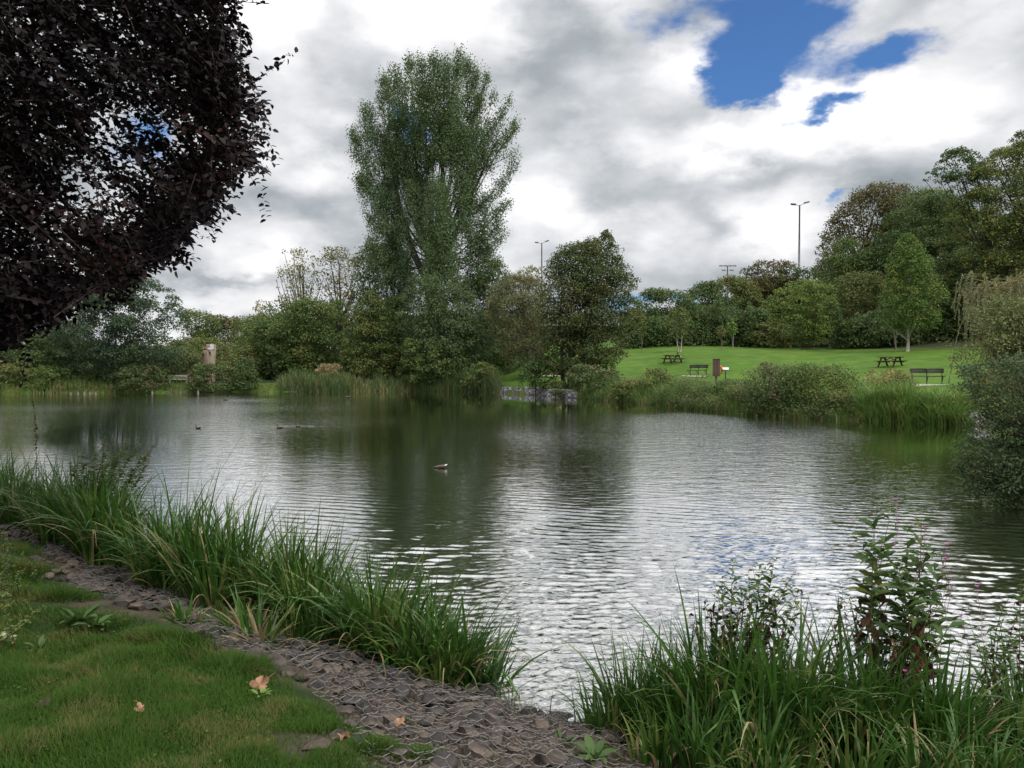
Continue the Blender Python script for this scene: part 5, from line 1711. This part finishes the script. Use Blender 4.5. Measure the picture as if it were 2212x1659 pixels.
bank = [
    ('leafy scrub at the foot of the big alder beside the water lilies', [(800, 1270, 1330), (820, 1255, 1350), (850, 1260, 1350)], 54.5, 'bramble', 36, .5),
    ('rounded reddish-green bush in front of the left-hand lawn bench', [(798, 1405, 1440), (815, 1392, 1458), (845, 1390, 1460)], 49, 'olive', 36, .42),
    ('low dark green herbs between the rounded bush and the brown board', [(828, 1450, 1540), (845, 1445, 1560), (868, 1450, 1560)], 46, 'bramble', 50, .4),
    ('low green herbs below the small white sign', [(822, 1555, 1620), (840, 1545, 1640), (872, 1550, 1640)], 42, 'mid', 50, .4),
    ('left dark half of the big bramble thicket', [(792, 1640, 1700), (805, 1620, 1740), (840, 1610, 1765), (900, 1615, 1760)], 37.4, 'bramble', 260, .50),
    ('right greener half of the big bramble thicket', [(790, 1710, 1790), (802, 1700, 1830), (840, 1700, 1862), (902, 1700, 1868)], 36.0, 'mid', 250, .48),
    ('brown withered shrub right of the bramble thicket', [(850, 1790, 1850), (865, 1780, 1862), (897, 1790, 1862)], 34.6, 'olive', 34, .35),
    ('dried tawny weeds in front of the right-hand picnic table', [(800, 1880, 1935), (815, 1865, 1965), (850, 1860, 1975)], 38, 'ash', 50, .36),
    ('thin weedy shoots poking above the bramble thicket', [(782, 1648, 1660), (795, 1645, 1668), (815, 1645, 1670)], 38.5, 'mid', 9, .22),
    ('yellow-green shrub growing over the middle of the gabion wall', [(822, 1192, 1212), (835, 1184, 1219), (857, 1186, 1216)], 57.6, 'olive', 26, .36),
    ('dark green clump at the base of the bank beside the right gabion', [(832, 2060, 2110), (850, 2050, 2120), (890, 2070, 2130)], 33.5, 'mid', 40, .35),
]
bank += [
    ('feathery light green herbs at the waterline left of the pale block', [(822, 1330, 1390), (835, 1320, 1405), (868, 1325, 1410)], 50, 'olive', 50, .36),
    ('yellowish herbs on the bank right under the brown board', [(838, 1500, 1560), (850, 1490, 1580), (882, 1500, 1590)], 43.5, 'yellow', 50, .32),
    ('pale green herbs between the white sign and the bramble thicket', [(832, 1575, 1625), (845, 1565, 1640), (890, 1575, 1640)], 40.5, 'yellow', 50, .32),
    ('brownish weeds behind the drooping reeds left of the right-hand bench', [(812, 1925, 1960), (825, 1910, 1975), (850, 1905, 1980)], 37, 'olive', 36, .3),
]
for lab, rows, d, m, pf, prr in bank:
    tree('bush', lab, rows, d, LM[m], 'bush', group=RB, puffs=pf, pr=prr, dens=2.6, limbs=4, trunk=.04, jag=.15)
# white bindweed flowers on the thicket
for i, (x, y, w__) in enumerate(((1752, 797, 'near the top middle'), (1828, 798, 'near the top right end'), (1690, 817, 'left of the middle'), (1722, 813, 'just left of the centre'), (1870, 817, 'at the far right edge'), (1658, 830, 'at the lower left'))):
    p = at(x, y, 36.4)
    mb = MB()
    th = np.arange(6) * PI / 3
    leaves(mb, np.zeros((6, 3)), np.stack([-np.cos(th), np.full(6, -1.0), -np.sin(th)], 1), .055, .9, 'ovate', np.stack([np.cos(th), np.full(6, -.3), np.sin(th)], 1))
    o = mb.build('bindweed_flower', LM['white'])
    o.location = p
    tag(o, 'small white trumpet flower %s of the bramble thicket' % w__, 'flower', 'white flowers on the bramble thicket')
# lily pads
mb = MB()
n = 420
u = R.uniform(0, 1, n)
xx, yy = 1285 + 120 * u, 853 + 11 * u + R.uniform(-1.5, 3.5, n)
for x, y in zip(xx, yy):
    r = ray(x, y)
    k = (0.02 - CAMZ) / r[2]
    c = np.array([r[0] * k, r[1] * k, R.uniform(.015, .06)])
    a = np.linspace(.3, 2 * PI - .3, 9) + R.uniform(0, 6)
    rr = R.uniform(.09, .18)
    v = np.concatenate([[c], c + np.stack([np.cos(a) * rr, np.sin(a) * rr, .02 * np.sin(a * 2 + x)], 1)])
    mb.add(v, [(0, q, q + 1) for q in range(1, 9)])
tag(mb.build('lily_pads', LM['lily']), 'bright green lily pads floating beside the far right bank', 'water lilies', kind='stuff')


# ------------------------------------------------------------------ gabion walls across the water
gb, t, out = mat_base('stone filled cages')
geo = t.nodes.new('ShaderNodeNewGeometry')
vr = N(t, 'ShaderNodeTexVoronoi', ins={'Vector': geo.outputs['Position'], 'Scale': 7.0})
vc = N(t, 'ShaderNodeSeparateXYZ', ins={0: vr.outputs['Color']}).outputs[0]
bc = mixc(t, vc, (.17, .165, .16), (.31, .305, .295))
bc = mixc(t, MR(t, vr.outputs['Distance'], .35, .6, 0, .8), bc, (.04, .04, .042))
bc = mixc(t, MR(t, vc, .90, .95), bc, (.5, .5, .48))
pr = N(t, 'ShaderNodeBsdfPrincipled', ins={'Base Color': bc, 'Roughness': .85})
bm2 = N(t, 'ShaderNodeBump', ins={'Height': M(t, 'SUBTRACT', 1.0, vr.outputs['Distance']), 'Strength': 1.0, 'Distance': .06})
t.links.new(bm2.outputs[0], pr.inputs['Normal'])
t.links.new(pr.outputs[0], out.inputs[0])


def gabion(label, x0, y0, x1, y1, h, slope=.22, depth=.9):
    def wp(x, y):
        r = ray(x, y)
        k = -CAMZ / r[2]
        return np.array([r[0] * k, r[1] * k])
    a, b = wp(x0, y0), wp(x1, y1)
    root = thing('gabion_wall', label, 'gabion', (a[0], a[1], 0), math.atan2(b[1] - a[1], b[0] - a[0]), 'stone filled gabions at the far waterline')
    L = np.linalg.norm(b - a)
    nx, nz = max(8, int(L / .1)), 9
    xs_ = np.linspace(0, L, nx)
    mb = MB()
    prof = [(0, -.3), (0, .06), (slope * .35, h * .35), (slope * .7, h * .7), (slope, h), (slope + depth * .5, h + .02), (slope + depth, h), (slope + depth, -.3)]
    V = []
    for i, xx_ in enumerate(xs_):
        for j, (py_, pz_) in enumerate(prof):
            jit = R.normal(0, .022, 3) if 0 < j < 7 else np.zeros(3)
            V.append((xx_ + jit[0] * .4, py_ + jit[1], pz_ + jit[2]))
    m = len(prof)
    F = [(i * m + j, (i + 1) * m + j, (i + 1) * m + j + 1, i * m + j + 1) for i in range(nx - 1) for j in range(m - 1)]
    mb.add(np.array(V), F)
    mb.f.append(np.array([[q for q in range(m)]]))
    mb.mi.append(np.array([0]))
    mb.f.append(np.array([[(nx - 1) * m + q for q in range(m)][::-1]]))
    mb.mi.append(np.array([0]))
    mb.build('stone_fill', gb, root)
    wm_ = MB()
    for zz_ in (.05, h):
        yy_ = 0 if zz_ < h else slope
        wm_.tube(np.array([(0, yy_ - .03, zz_ + .03), (L, yy_ - .03, zz_ + .03)]), .012, 4)
    for xx_ in (0, L):
        wm_.tube(np.array([(xx_, -.03, 0), (xx_, slope - .03, h + .03)]), .012, 4)
    wm_.build('wire_cage', WIRE, root)


gabion('leftmost length of grey gabion wall beside the far reeds', 1064, 848.5, 1116, 850.5, .50)
gabion('middle length of grey gabion wall under the big alder', 1117, 850.7, 1190, 856.5, .54)
gabion('short right length of grey gabion wall past the overhanging shrub', 1198, 857, 1250, 860.5, .48)
gabion('separate block of gabion at the right, partly behind the dark bush', 2089, 920, 2150, 919.5, .48, slope=.05)


# ------------------------------------------------------------------ furniture on the lawn
WD = simple_mat('dark stained timber', (.016, .014, .015), (.034, .030, .030), 6, .7, .002, (1, 8, 8))
WB = simple_mat('brown weathered timber', (.045, .028, .022), (.080, .054, .040), 6, .8, .002, (1, 8, 8))
WG = simple_mat('grey weathered oak', (.26, .24, .20), (.42, .39, .33), 6, .85, .002, (1, 8, 8))
CI = simple_mat('dark green cast iron', (.018, .032, .024), (.03, .05, .038), 12, .5)
CONC = simple_mat('pale concrete', (.42, .38, .31), (.55, .50, .42), 3, .9, .004)
WHITE = simple_mat('white panel', (.50, .51, .49), (.58, .58, .56), 3, .4)
RUST = simple_mat('brown boards', (.040, .022, .017), (.070, .038, .029), 5, .8, .003, (9, 9, 1))
ORANGE = simple_mat('orange plastic', (.80, .10, .03), (.88, .16, .04), 6, .45)
GALV = simple_mat('galvanised steel', (.30, .32, .35), (.42, .44, .47), 2, .45, metal=.4)
DKMET = simple_mat('grey lamp housing', (.10, .10, .11), (.16, .16, .17), 5, .5)


def park_bench(label, px, py, rz, group, copy_of=None, W=1.8):
    c = ground_hit(px, py)
    if copy_of is not None:
        o = copy_tree(copy_of)
        o.location = c
        o.rotation_euler = (0, 0, rz)
        o['label'] = label
        return o
    root = thing('park_bench', label, 'bench', c, rz, group)
    for i, x in enumerate((-W / 2 + .12, 0, W / 2 - .12)):
        mb = MB()
        mb.tube(np.array([(x, .02, -.05), (x, .02, .30), (x, .06, .46), (x, .14, .88)]), [.032, .030, .028, .026], 6)
        mb.tube(np.array([(x, .03, .12), (x, -.10, .20), (x, -.24, .32), (x, -.42, .42)]), [.026, .024, .022, .024], 6)
        mb.tube(np.array([(x, .06, .44), (x, -.44, .42)]), .022, 6)
        mb.box((x, .0, .0), (.06, .22, .03))
        mb.build('leg', CI, root)
    for half in (-1, 1):
        mb = MB()
        for k_, z in enumerate((.70, .84)):
            mb.box((half * W / 4, .10 + k_ * .028, z), (W / 2 - .03, .035, .125), (.19, 0, 0), bevel=.006)
        mb.build('backrest', WD, root)
    mb = MB()
    for y in (-.38, -.27, -.16, -.05):
        mb.box((0, y, .45), (W, .09, .05), bevel=.006)
    mb.build('seat', WD, root)
    return root


gp_ = 'dark park benches on the lawn'
b1 = park_bench('smaller dark bench on a pale slab behind the brown board', 1508, 812, math.radians(-42), gp_)
b2 = park_bench('nearest dark bench by the right-hand bank, seen behind the brambles', 2002, 831, math.radians(-22), gp_, b1)
b3 = park_bench('dark bench half hidden behind the stems of the big alder', 1199, 811, math.radians(-30), gp_, b1)
for o, (sx, sy), lab in ((b1, (2.3, 1.3), 'pale concrete slab under the smaller dark bench'), (b2, (2.1, 1.0), 'pale concrete slab under the nearest dark bench'), (b3, (2.2, 1.0), 'pale slab under the bench behind the alder')):
    mb = MB().box((0, -.15, .0), (sx, sy, .12), bevel=.01)
    s_ = mb.build('concrete_slab', CONC)
    s_.location = Vector(o.location) + Vector((0, 0, -.02))
    s_.rotation_euler = o.rotation_euler
    tag(s_, lab, 'slab', 'concrete slabs under the benches')
    o.location.z += .045


def picnic(label, px, py, rz, copy_of=None):
    c = ground_hit(px, py)
    if copy_of is not None:
        o = copy_tree(copy_of)
        o.location, o.rotation_euler = c, (0, 0, rz)
        o['label'] = label
        return o
    root = thing('picnic_table', label, 'picnic table', c, rz, 'picnic tables on the lawn')
    mb = MB()
    for y in np.linspace(-.30, .30, 5):
        mb.box((0, y, .74), (1.8, .135, .06), bevel=.006)
    mb.build('table_top', WB, root)
    for sgn in (-1, 1):
        mb = MB()
        for y in (.60, .75):
            mb.box((0, sgn * y, .44), (1.8, .135, .065), bevel=.006)
        mb.build('seat', WB, root)
        for sx in (-.62, .62):
            mb = MB()
            a, b = np.array([sx, sgn * .20, .72]), np.array([sx, sgn * .62, -.03])
            m = (a + b) / 2
            mb.box(m, (.08, .13, np.linalg.norm(a - b)), (math.atan2(sgn * .42, .75), 0, 0), bevel=.005)
            mb.build('leg', WB, root)
    for sx in (-.62, .62):
        mb = MB()
        mb.box((sx + .052, 0, .39), (.045, 1.58, .10), bevel=.005)
        mb.box((sx + .052, 0, .68), (.045, .66, .08), bevel=.005)
        mb.build('crossbeam', WB, root)
    mb = MB()
    for s_ in (-1, 1):
        mb.box((s_ * .28, 0, .55), (.62, .06, .05), (0, -s_ * math.radians(28) * -1, 0))
    mb.build('brace', WB, root)
    return root


p1_ = picnic('darker picnic table near the crest on the left of the lawn', 1453, 784, math.radians(28))
p2_ = picnic('reddish brown picnic table on the right of the lawn', 1923, 792, math.radians(-60), p1_)


def ring(mb, c, R0, r0, n=28, m=8, mi=0, tilt=None):
    a = np.linspace(0, 2 * PI, n, endpoint=False)
    b = np.linspace(0, 2 * PI, m, endpoint=False)
    A, B = np.meshgrid(a, b, indexing='ij')
    v = np.stack([(R0 + r0 * np.cos(B)) * np.cos(A), r0 * np.sin(B), (R0 + r0 * np.cos(B)) * np.sin(A)], -1).reshape(-1, 3)
    f = [(i * m + j, i * m + (j + 1) % m, ((i + 1) % n) * m + (j + 1) % m, ((i + 1) % n) * m + j) for i in range(n) for j in range(m)]
    mb.add(v + np.array(c), f, mi)


# brown lifebuoy board on its post, with the life ring on its far side
c = at(1547, 838, 50)
gz = Hs(c[0], c[1])
root = thing('lifebuoy_board', 'tall narrow brown board on a post at the bank, seen from behind', 'board', (c[0], c[1], gz), math.radians(-8))
ztop, zbot = at(1547, 776, 50)[2] - gz, at(1547, 813, 50)[2] - gz
mb = MB()
for i in range(3):
    mb.box(((i - 1) * .157, 0, (ztop + zbot) / 2), (.154, .035, ztop - zbot), bevel=.004)
mb.build('panel', RUST, root)
MB().box((0, 0, ztop + .012), (.50, .07, .03), bevel=.004).build('top_rail', WD, root)
MB().box((0, .062, zbot / 2 - .1 + .15), (.13, .08, zbot + .5), bevel=.006).build('post', WB, root)
mb = MB()
ring(mb, (0, 0, 0), .27, .06)
o = mb.build('life_ring', ORANGE, smooth=True)
o.location = (c[0] + .14, c[1] + .13, gz + zbot + .42)
o.rotation_euler = (0, 0, math.radians(-8))
tag(o, 'orange life ring hanging on the far side of the brown board', 'life ring')
# small lectern sign
c = at(1567, 826, 50)
gz = Hs(c[0], c[1])
root = thing('information_sign', 'small white tilted sign on a thin dark post beside the brown board', 'sign', (c[0], c[1], gz), math.radians(-10))
zt = at(1567, 798, 50)[2] - gz
MB().tube(np.array([(0, 0, -.2), (0, 0, zt)]), .03, 8).build('post', CI, root)
MB().box((0, 0, zt + .03), (.50, .03, .34), (math.radians(-52), 0, 0), bevel=.005).build('frame', CI, root)
MB().box((0, -.016, zt + .045), (.42, .02, .27), (math.radians(-52), 0, 0), bevel=.003).build('panel', WHITE, root)
# carved stump
c = at(1668, 815, 39.5)
gz = Hs(c[0], c[1])
zt = at(1668, 784, 39.5)[2] - gz
mb = MB()
mb.tube(np.array([(0, 0, -.1), (0, 0, .4 * zt), (.01, 0, .75 * zt), (.0, 0, .9 * zt), (-.02, 0, zt)]), [.13, .12, .115, .10, .06], 10)
mb.box((-.02, -.09, zt * .86), (.08, .06, .06), bevel=.01)
o = mb.build('carved_post', simple_mat('grey pink timber', (.20, .14, .12), (.34, .26, .22), 8, .9, .01, (1, 1, .3)), smooth=True)
o.location = (c[0], c[1], gz)
tag(o, 'short round-topped carved wooden post behind the bramble thicket', 'carved post')
# small timber and pale block at the waterline
r = ray(1418, 868)
k = -CAMZ / r[2]
o = MB().box((0, 0, .12), (.62, .3, .46), bevel=.02).build('outlet_block', CONC)
o.location = (r[0] * k, r[1] * k, 0)
o.rotation_euler = (0, 0, -.7)
tag(o, 'small pale block at the waterline below the grassy bank', 'stone block')
# small dark bin-like post and white marker behind left picnic table
c = ground_hit(1466, 771)
root = thing('marker_post', 'tiny dark post with a white plate behind the left-hand picnic table', 'marker', c)
MB().box((-.1, 0, .25), (.12, .12, .6), bevel=.01).build('post', WD, root)
MB().box((.12, -.02, .12), (.28, .03, .16), bevel=.004).build('plate', WHITE, root)
# stake by the slender tree
c = ground_hit(1934, 756)
o = MB().box((0, 0, .6), (.10, .10, 1.5), bevel=.01).build('tree_stake', WB)
o.location = c
tag(o, 'short brown wooden stake beside the slender young tree', 'stake')

# grey oak bench facing away from the pond
c = ground_hit(386, 830)
root = thing('wooden_bench', 'pale slatted wooden bench at the far left shore beside dark scrub', 'bench', (c[0], c[1], c[2]), math.radians(-6))
W = 1.75
mb = MB()
for i in range(15):
    mb.box((-W / 2 + .1 + i * (W - .2) / 14, 0, .63), (.05, .02, .34))
mb.build('back_slats', WG, root)
MB().box((0, 0, .83), (W, .04, .07), bevel=.006).build('top_rail', WG, root)
MB().box((0, 0, .47), (W, .04, .07), bevel=.006).build('bottom_rail', WG, root)
mb = MB()
for y in (.08, .19, .30, .41, .52):
    mb.box((0, y, .42), (W, .09, .025), bevel=.004)
mb.build('seat', WG, root)
for sx in (-1, 1):
    MB().box((sx * (W / 2 - .03), 0, .40), (.07, .07, .96), bevel=.006).build('leg', WG, root)
    MB().box((sx * (W / 2 - .03), .55, .30), (.07, .07, .70), bevel=.006).build('leg', WG, root)
    MB().box((sx * (W / 2 - .03), .27, .665), (.08, .66, .035), bevel=.006).build('armrest', WG, root)


# ------------------------------------------------------------------ carved wooden sculpture
c = at(452, 838, 74)
gz = Hs(c[0], c[1])
root = thing('wooden_sculpture', 'tall carved tree trunk sculpture standing above the bushes', 'sculpture', (c[0], c[1], gz))
SC1 = simple_mat('pale carved timber', (.24, .19, .14), (.38, .32, .25), 3, .85, .02, (2, 2, .35))
SC2 = simple_mat('stained red timber', (.11, .04, .03), (.20, .09, .06), 3, .9)
SC3 = simple_mat('grey weathered face', (.34, .33, .32), (.46, .45, .43), 3, .8)


def zpx(y):
    return at(452, y, 74)[2] - gz


def xpx(x):
    return (x - 452) * 74 / FPX


mb = MB()
prof = [(838, 442, 464, .35), (800, 442, 464, .38), (785, 442, 465, .42), (770, 441, 466, .44), (762, 440, 467, .45), (757, 440, 467, .42), (753, 446, 467, .34), (748, 447, 466.5, .30), (744, 447, 466, .28)]
ring_v = []
for (y, a, b, dy) in prof:
    th = np.linspace(0, 2 * PI, 18, endpoint=False)
    cx_, hw = (xpx(a) + xpx(b)) / 2, (xpx(b) - xpx(a)) / 2
    sq = lambda q: np.sign(q) * np.abs(q) ** .75
    ring_v.append(np.stack([cx_ + hw * sq(np.cos(th)) * (1 + R.normal(0, .03, 18)), dy * sq(np.sin(th)) * (1 + R.normal(0, .03, 18)), np.full(18, zpx(y))], 1))
V = np.concatenate(ring_v)
F = [(i * 18 + j, i * 18 + (j + 1) % 18, (i + 1) * 18 + (j + 1) % 18, (i + 1) * 18 + j) for i in range(len(prof) - 1) for j in range(18)]
mb.add(V, F)
mb.f.append(np.array([[(len(prof) - 1) * 18 + j for j in range(18)]]))
mb.mi.append(np.array([0]))
mb.build('trunk', SC1, root, smooth=True)
MB().box((xpx(462), -.33, zpx(749.5)), (xpx(467) - xpx(457), .10, zpx(744) - zpx(755.5)), bevel=.02).build('flat_face', SC3, root)
mb = MB()
mb.add(ICO[0] * np.array([.22, .14, .17]) + np.array([xpx(456.5), -.36, zpx(755)]), ICO[1])
mb.build('carved_head', SC3, root, smooth=True)
mb = MB()
mb.add(ROCKS[0] * np.array([.20, .18, .24]) + np.array([xpx(449), -.30, zpx(754)]), ICO[1])
mb.add(ROCKS[1] * np.array([.12, .14, .22]) + np.array([xpx(443), -.25, zpx(762)]), ICO[1])
mb.build('carved_hollow', SC2, root)
mb = MB()
mb.tube(np.array([(xpx(443.5), -.36, zpx(764)), (xpx(444.5), -.42, zpx(775)), (xpx(444), -.40, zpx(792))]), [.08, .07, .09], 6)
mb.tube(np.array([(xpx(458), -.43, zpx(760)), (xpx(460), -.44, zpx(768))]), [.09, .03], 6)
mb.build('stained_groove', SC2, root, smooth=True)

# ------------------------------------------------------------------ posts in the far shallows
POSTM = simple_mat('weathered post', (.12, .105, .08), (.22, .20, .165), 9, .9, stretch=(1, 1, .3))
plist = [(153, 'first'), (169, 'second'), (182, 'third'), (194, 'fourth'), (207, 'fifth')]
for i, (x, w_) in enumerate(plist):
    r = ray(x, 850.6)
    k = -CAMZ / r[2]
    mb = MB()
    mb.tube(np.array([(0, 0, -.4), (0, 0, .10 + .03 * (i % 3)), (R.normal(0, .015), 0, .20 + .05 * (i % 3))]), [.075, .075, .068], 9)
    o = mb.build('wooden_post', POSTM)
    o.location = (r[0] * k, r[1] * k, 0)
    tag(o, 'short wooden post in the water, %s from the left of the row of five' % w_, 'post', 'short posts in the water at the far left')
for x, y, h_, lab in ((329, 849.6, .28, 'lone short post below the scrub left of the wooden bench'), (428, 848.8, .34, 'lone short post between the wooden bench and the sculpture bushes'), (1366, 869, .35, 'dark short post beside the pale block at the right bank')):
    r = ray(x, y)
    k = -CAMZ / r[2]
    o = MB().tube(np.array([(0, 0, -.4), (0, 0, h_ * .6), (.02, 0, h_)]), [.085, .08, .07], 9).build('wooden_post', POSTM)
    o.location = (r[0] * k, r[1] * k, 0)
    tag(o, lab, 'post')


# ------------------------------------------------------------------ lamp masts beyond the wood
def mast(label, px, ybase, ytop, d, heads):
    x = (px - PCX) * d / FPX
    gz = Hs(x, d) - .3
    zt = at(px, ytop, d)[2] - gz
    root = thing('lamp_mast', label, 'floodlight mast', (x, d, gz), group='floodlight masts beyond the wood')
    MB().tube(np.array([(0, 0, 0), (0, 0, zt * .5), (0, 0, zt)]), [.24, .19, .12], 10).build('pole', GALV, root, smooth=True)
    if heads == 2:
        MB().tube(np.array([(-1.0, 0, zt + .1), (-.3, 0, zt - .05), (0, 0, zt - .1), (.3, 0, zt + .05), (1.0, 0, zt + .35)]), .06, 6).build('arm', GALV, root)
        for sx, dz, ry in ((-1.15, .15, .12), (1.2, .48, -.25)):
            mb = MB()
            mb.box((sx, -.1, zt + dz), (.85, .75, .22), (.12, ry, 0), bevel=.06)
            mb.box((sx, -.12, zt + dz - .14), (.66, .56, .08), (.12, ry, 0), bevel=.02)
            mb.build('lamp_head', DKMET, root)
    else:
        for lv, wid in ((0, 1.7), (-1.1, 1.0)):
            MB().box((0, 0, zt + lv), (wid * 2, .12, .10)).build('arm', GALV, root)
            for sx in ((-1, -.35, .35, 1) if lv == 0 else (-1, 1)):
                MB().box((sx * wid, -.15, zt + lv - .05), (.85, .7, .22), (.3, 0, 0), bevel=.05).build('lamp_head', DKMET, root)


mast('tallest lamp mast, two-armed, above the hillside trees', 1724, 590, 443, 135, 2)
mast('short-looking lamp mast with two tiers of lamps on the skyline', 1570, 612, 574, 190, 4)
mast('left lamp mast behind the grey willow and the big alder', 1170, 640, 525, 170, 2)


# ------------------------------------------------------------------ ducks
DK = [simple_mat('brown mottled feathers', (.070, .056, .042), (.15, .125, .095), 40, .8), simple_mat('dark head feathers', (.035, .03, .022), (.07, .055, .04), 40, .6),
      simple_mat('pale tail feathers', (.55, .52, .48), (.7, .68, .62), 30, .7), simple_mat('duck bill', (.25, .17, .05), (.32, .22, .07), 30, .5)]


DKA = DK
DKS = [DK[0], DK[1], DK[0], DK[3]]


def duck(label, px, py, rz, pose='swim', scale=1.0):
    r = ray(px, py)
    k = -CAMZ / r[2]
    DK = DKS if pose == 'swim' else DKA
    root = thing('duck', label, 'duck', (r[0] * k, r[1] * k, 0.0), rz, 'ducks on the pond')
    # loft from the tail (-x) to the bill (+x); (x, z, half width, half height, material)
    if pose == 'swim':
        st = [(-.27, .115, .006, .004, 2), (-.24, .105, .035, .012, 2), (-.19, .085, .065, .035, 0), (-.12, .065, .092, .062, 0), (-.03, .055, .105, .075, 0), (.06, .052, .102, .075, 0), (.13, .060, .080, .066, 0),
              (.165, .095, .052, .050, 0), (.172, .135, .036, .036, 1), (.178, .170, .032, .034, 1), (.195, .196, .036, .036, 1), (.220, .203, .034, .033, 1), (.242, .196, .022, .020, 1), (.262, .188, .017, .009, 3), (.290, .182, .014, .005, 3), (.302, .180, .003, .002, 3)]
    else:
        st = [(-.27, .150, .006, .004, 2), (-.23, .130, .045, .018, 2), (-.18, .100, .070, .040, 0), (-.11, .070, .092, .062, 0), (-.03, .050, .105, .072, 0), (.06, .040, .100, .070, 0), (.13, .035, .075, .056, 0),
              (.175, .035, .050, .046, 0), (.205, .035, .038, .038, 1), (.235, .030, .036, .036, 1), (.262, .018, .032, .030, 1), (.285, -.002, .018, .014, 3), (.305, -.02, .012, .006, 3)]
    mb = MB()
    nseg = 14
    V, mats = [], []
    pts = np.array([(q[0], 0, q[1]) for q in st])
    tg = unit(np.gradient(pts, axis=0))
    for (q, t_) in zip(st, tg):
        th = np.linspace(0, 2 * PI, nseg, endpoint=False)
        up = np.array([-t_[2], 0, t_[0]])
        V.append(np.array([q[0], 0, q[1]]) + np.outer(np.cos(th) * q[2], (0, 1, 0)) + np.outer(np.sin(th) * q[3], up))
    for i in range(len(st) - 1):
        f = [(i * nseg + j, i * nseg + (j + 1) % nseg, (i + 1) * nseg + (j + 1) % nseg, (i + 1) * nseg + j) for j in range(nseg)]
        mb.f.append(np.array(f))
        mb.mi.append(np.full(nseg, st[i][4]))
    mb.v.append(np.concatenate(V) * scale)
    mb.n = len(st) * nseg
    mb.build('body', DK, root, smooth=True)
    for s_ in (-1, 1):
        w_ = ICO[0] * np.array([.13, .022, .045]) + np.array([-.04, s_ * .092, .075])
        MB().add(w_ * scale, ICO[1]).build('wing', DK[0], root, smooth=True)
    return root


duck('nearest duck with its head down and pale tail, middle of the pond', 952, 1011, math.radians(180), 'dabble', .6)
duck('brown duck swimming away on the left of the open water', 428, 926, math.radians(150), scale=.62)
duck('left one of the two close ducks trailing ripples', 605, 925, math.radians(205), scale=.6)
duck('right one of the two close ducks trailing ripples', 645, 922.5, math.radians(225), scale=.55)
duck('small distant duck near the far reeds', 752, 859, math.radians(170), scale=.8)
duck('far duck at the head of the white splashing streak', 487, 865, math.radians(180), scale=.8)
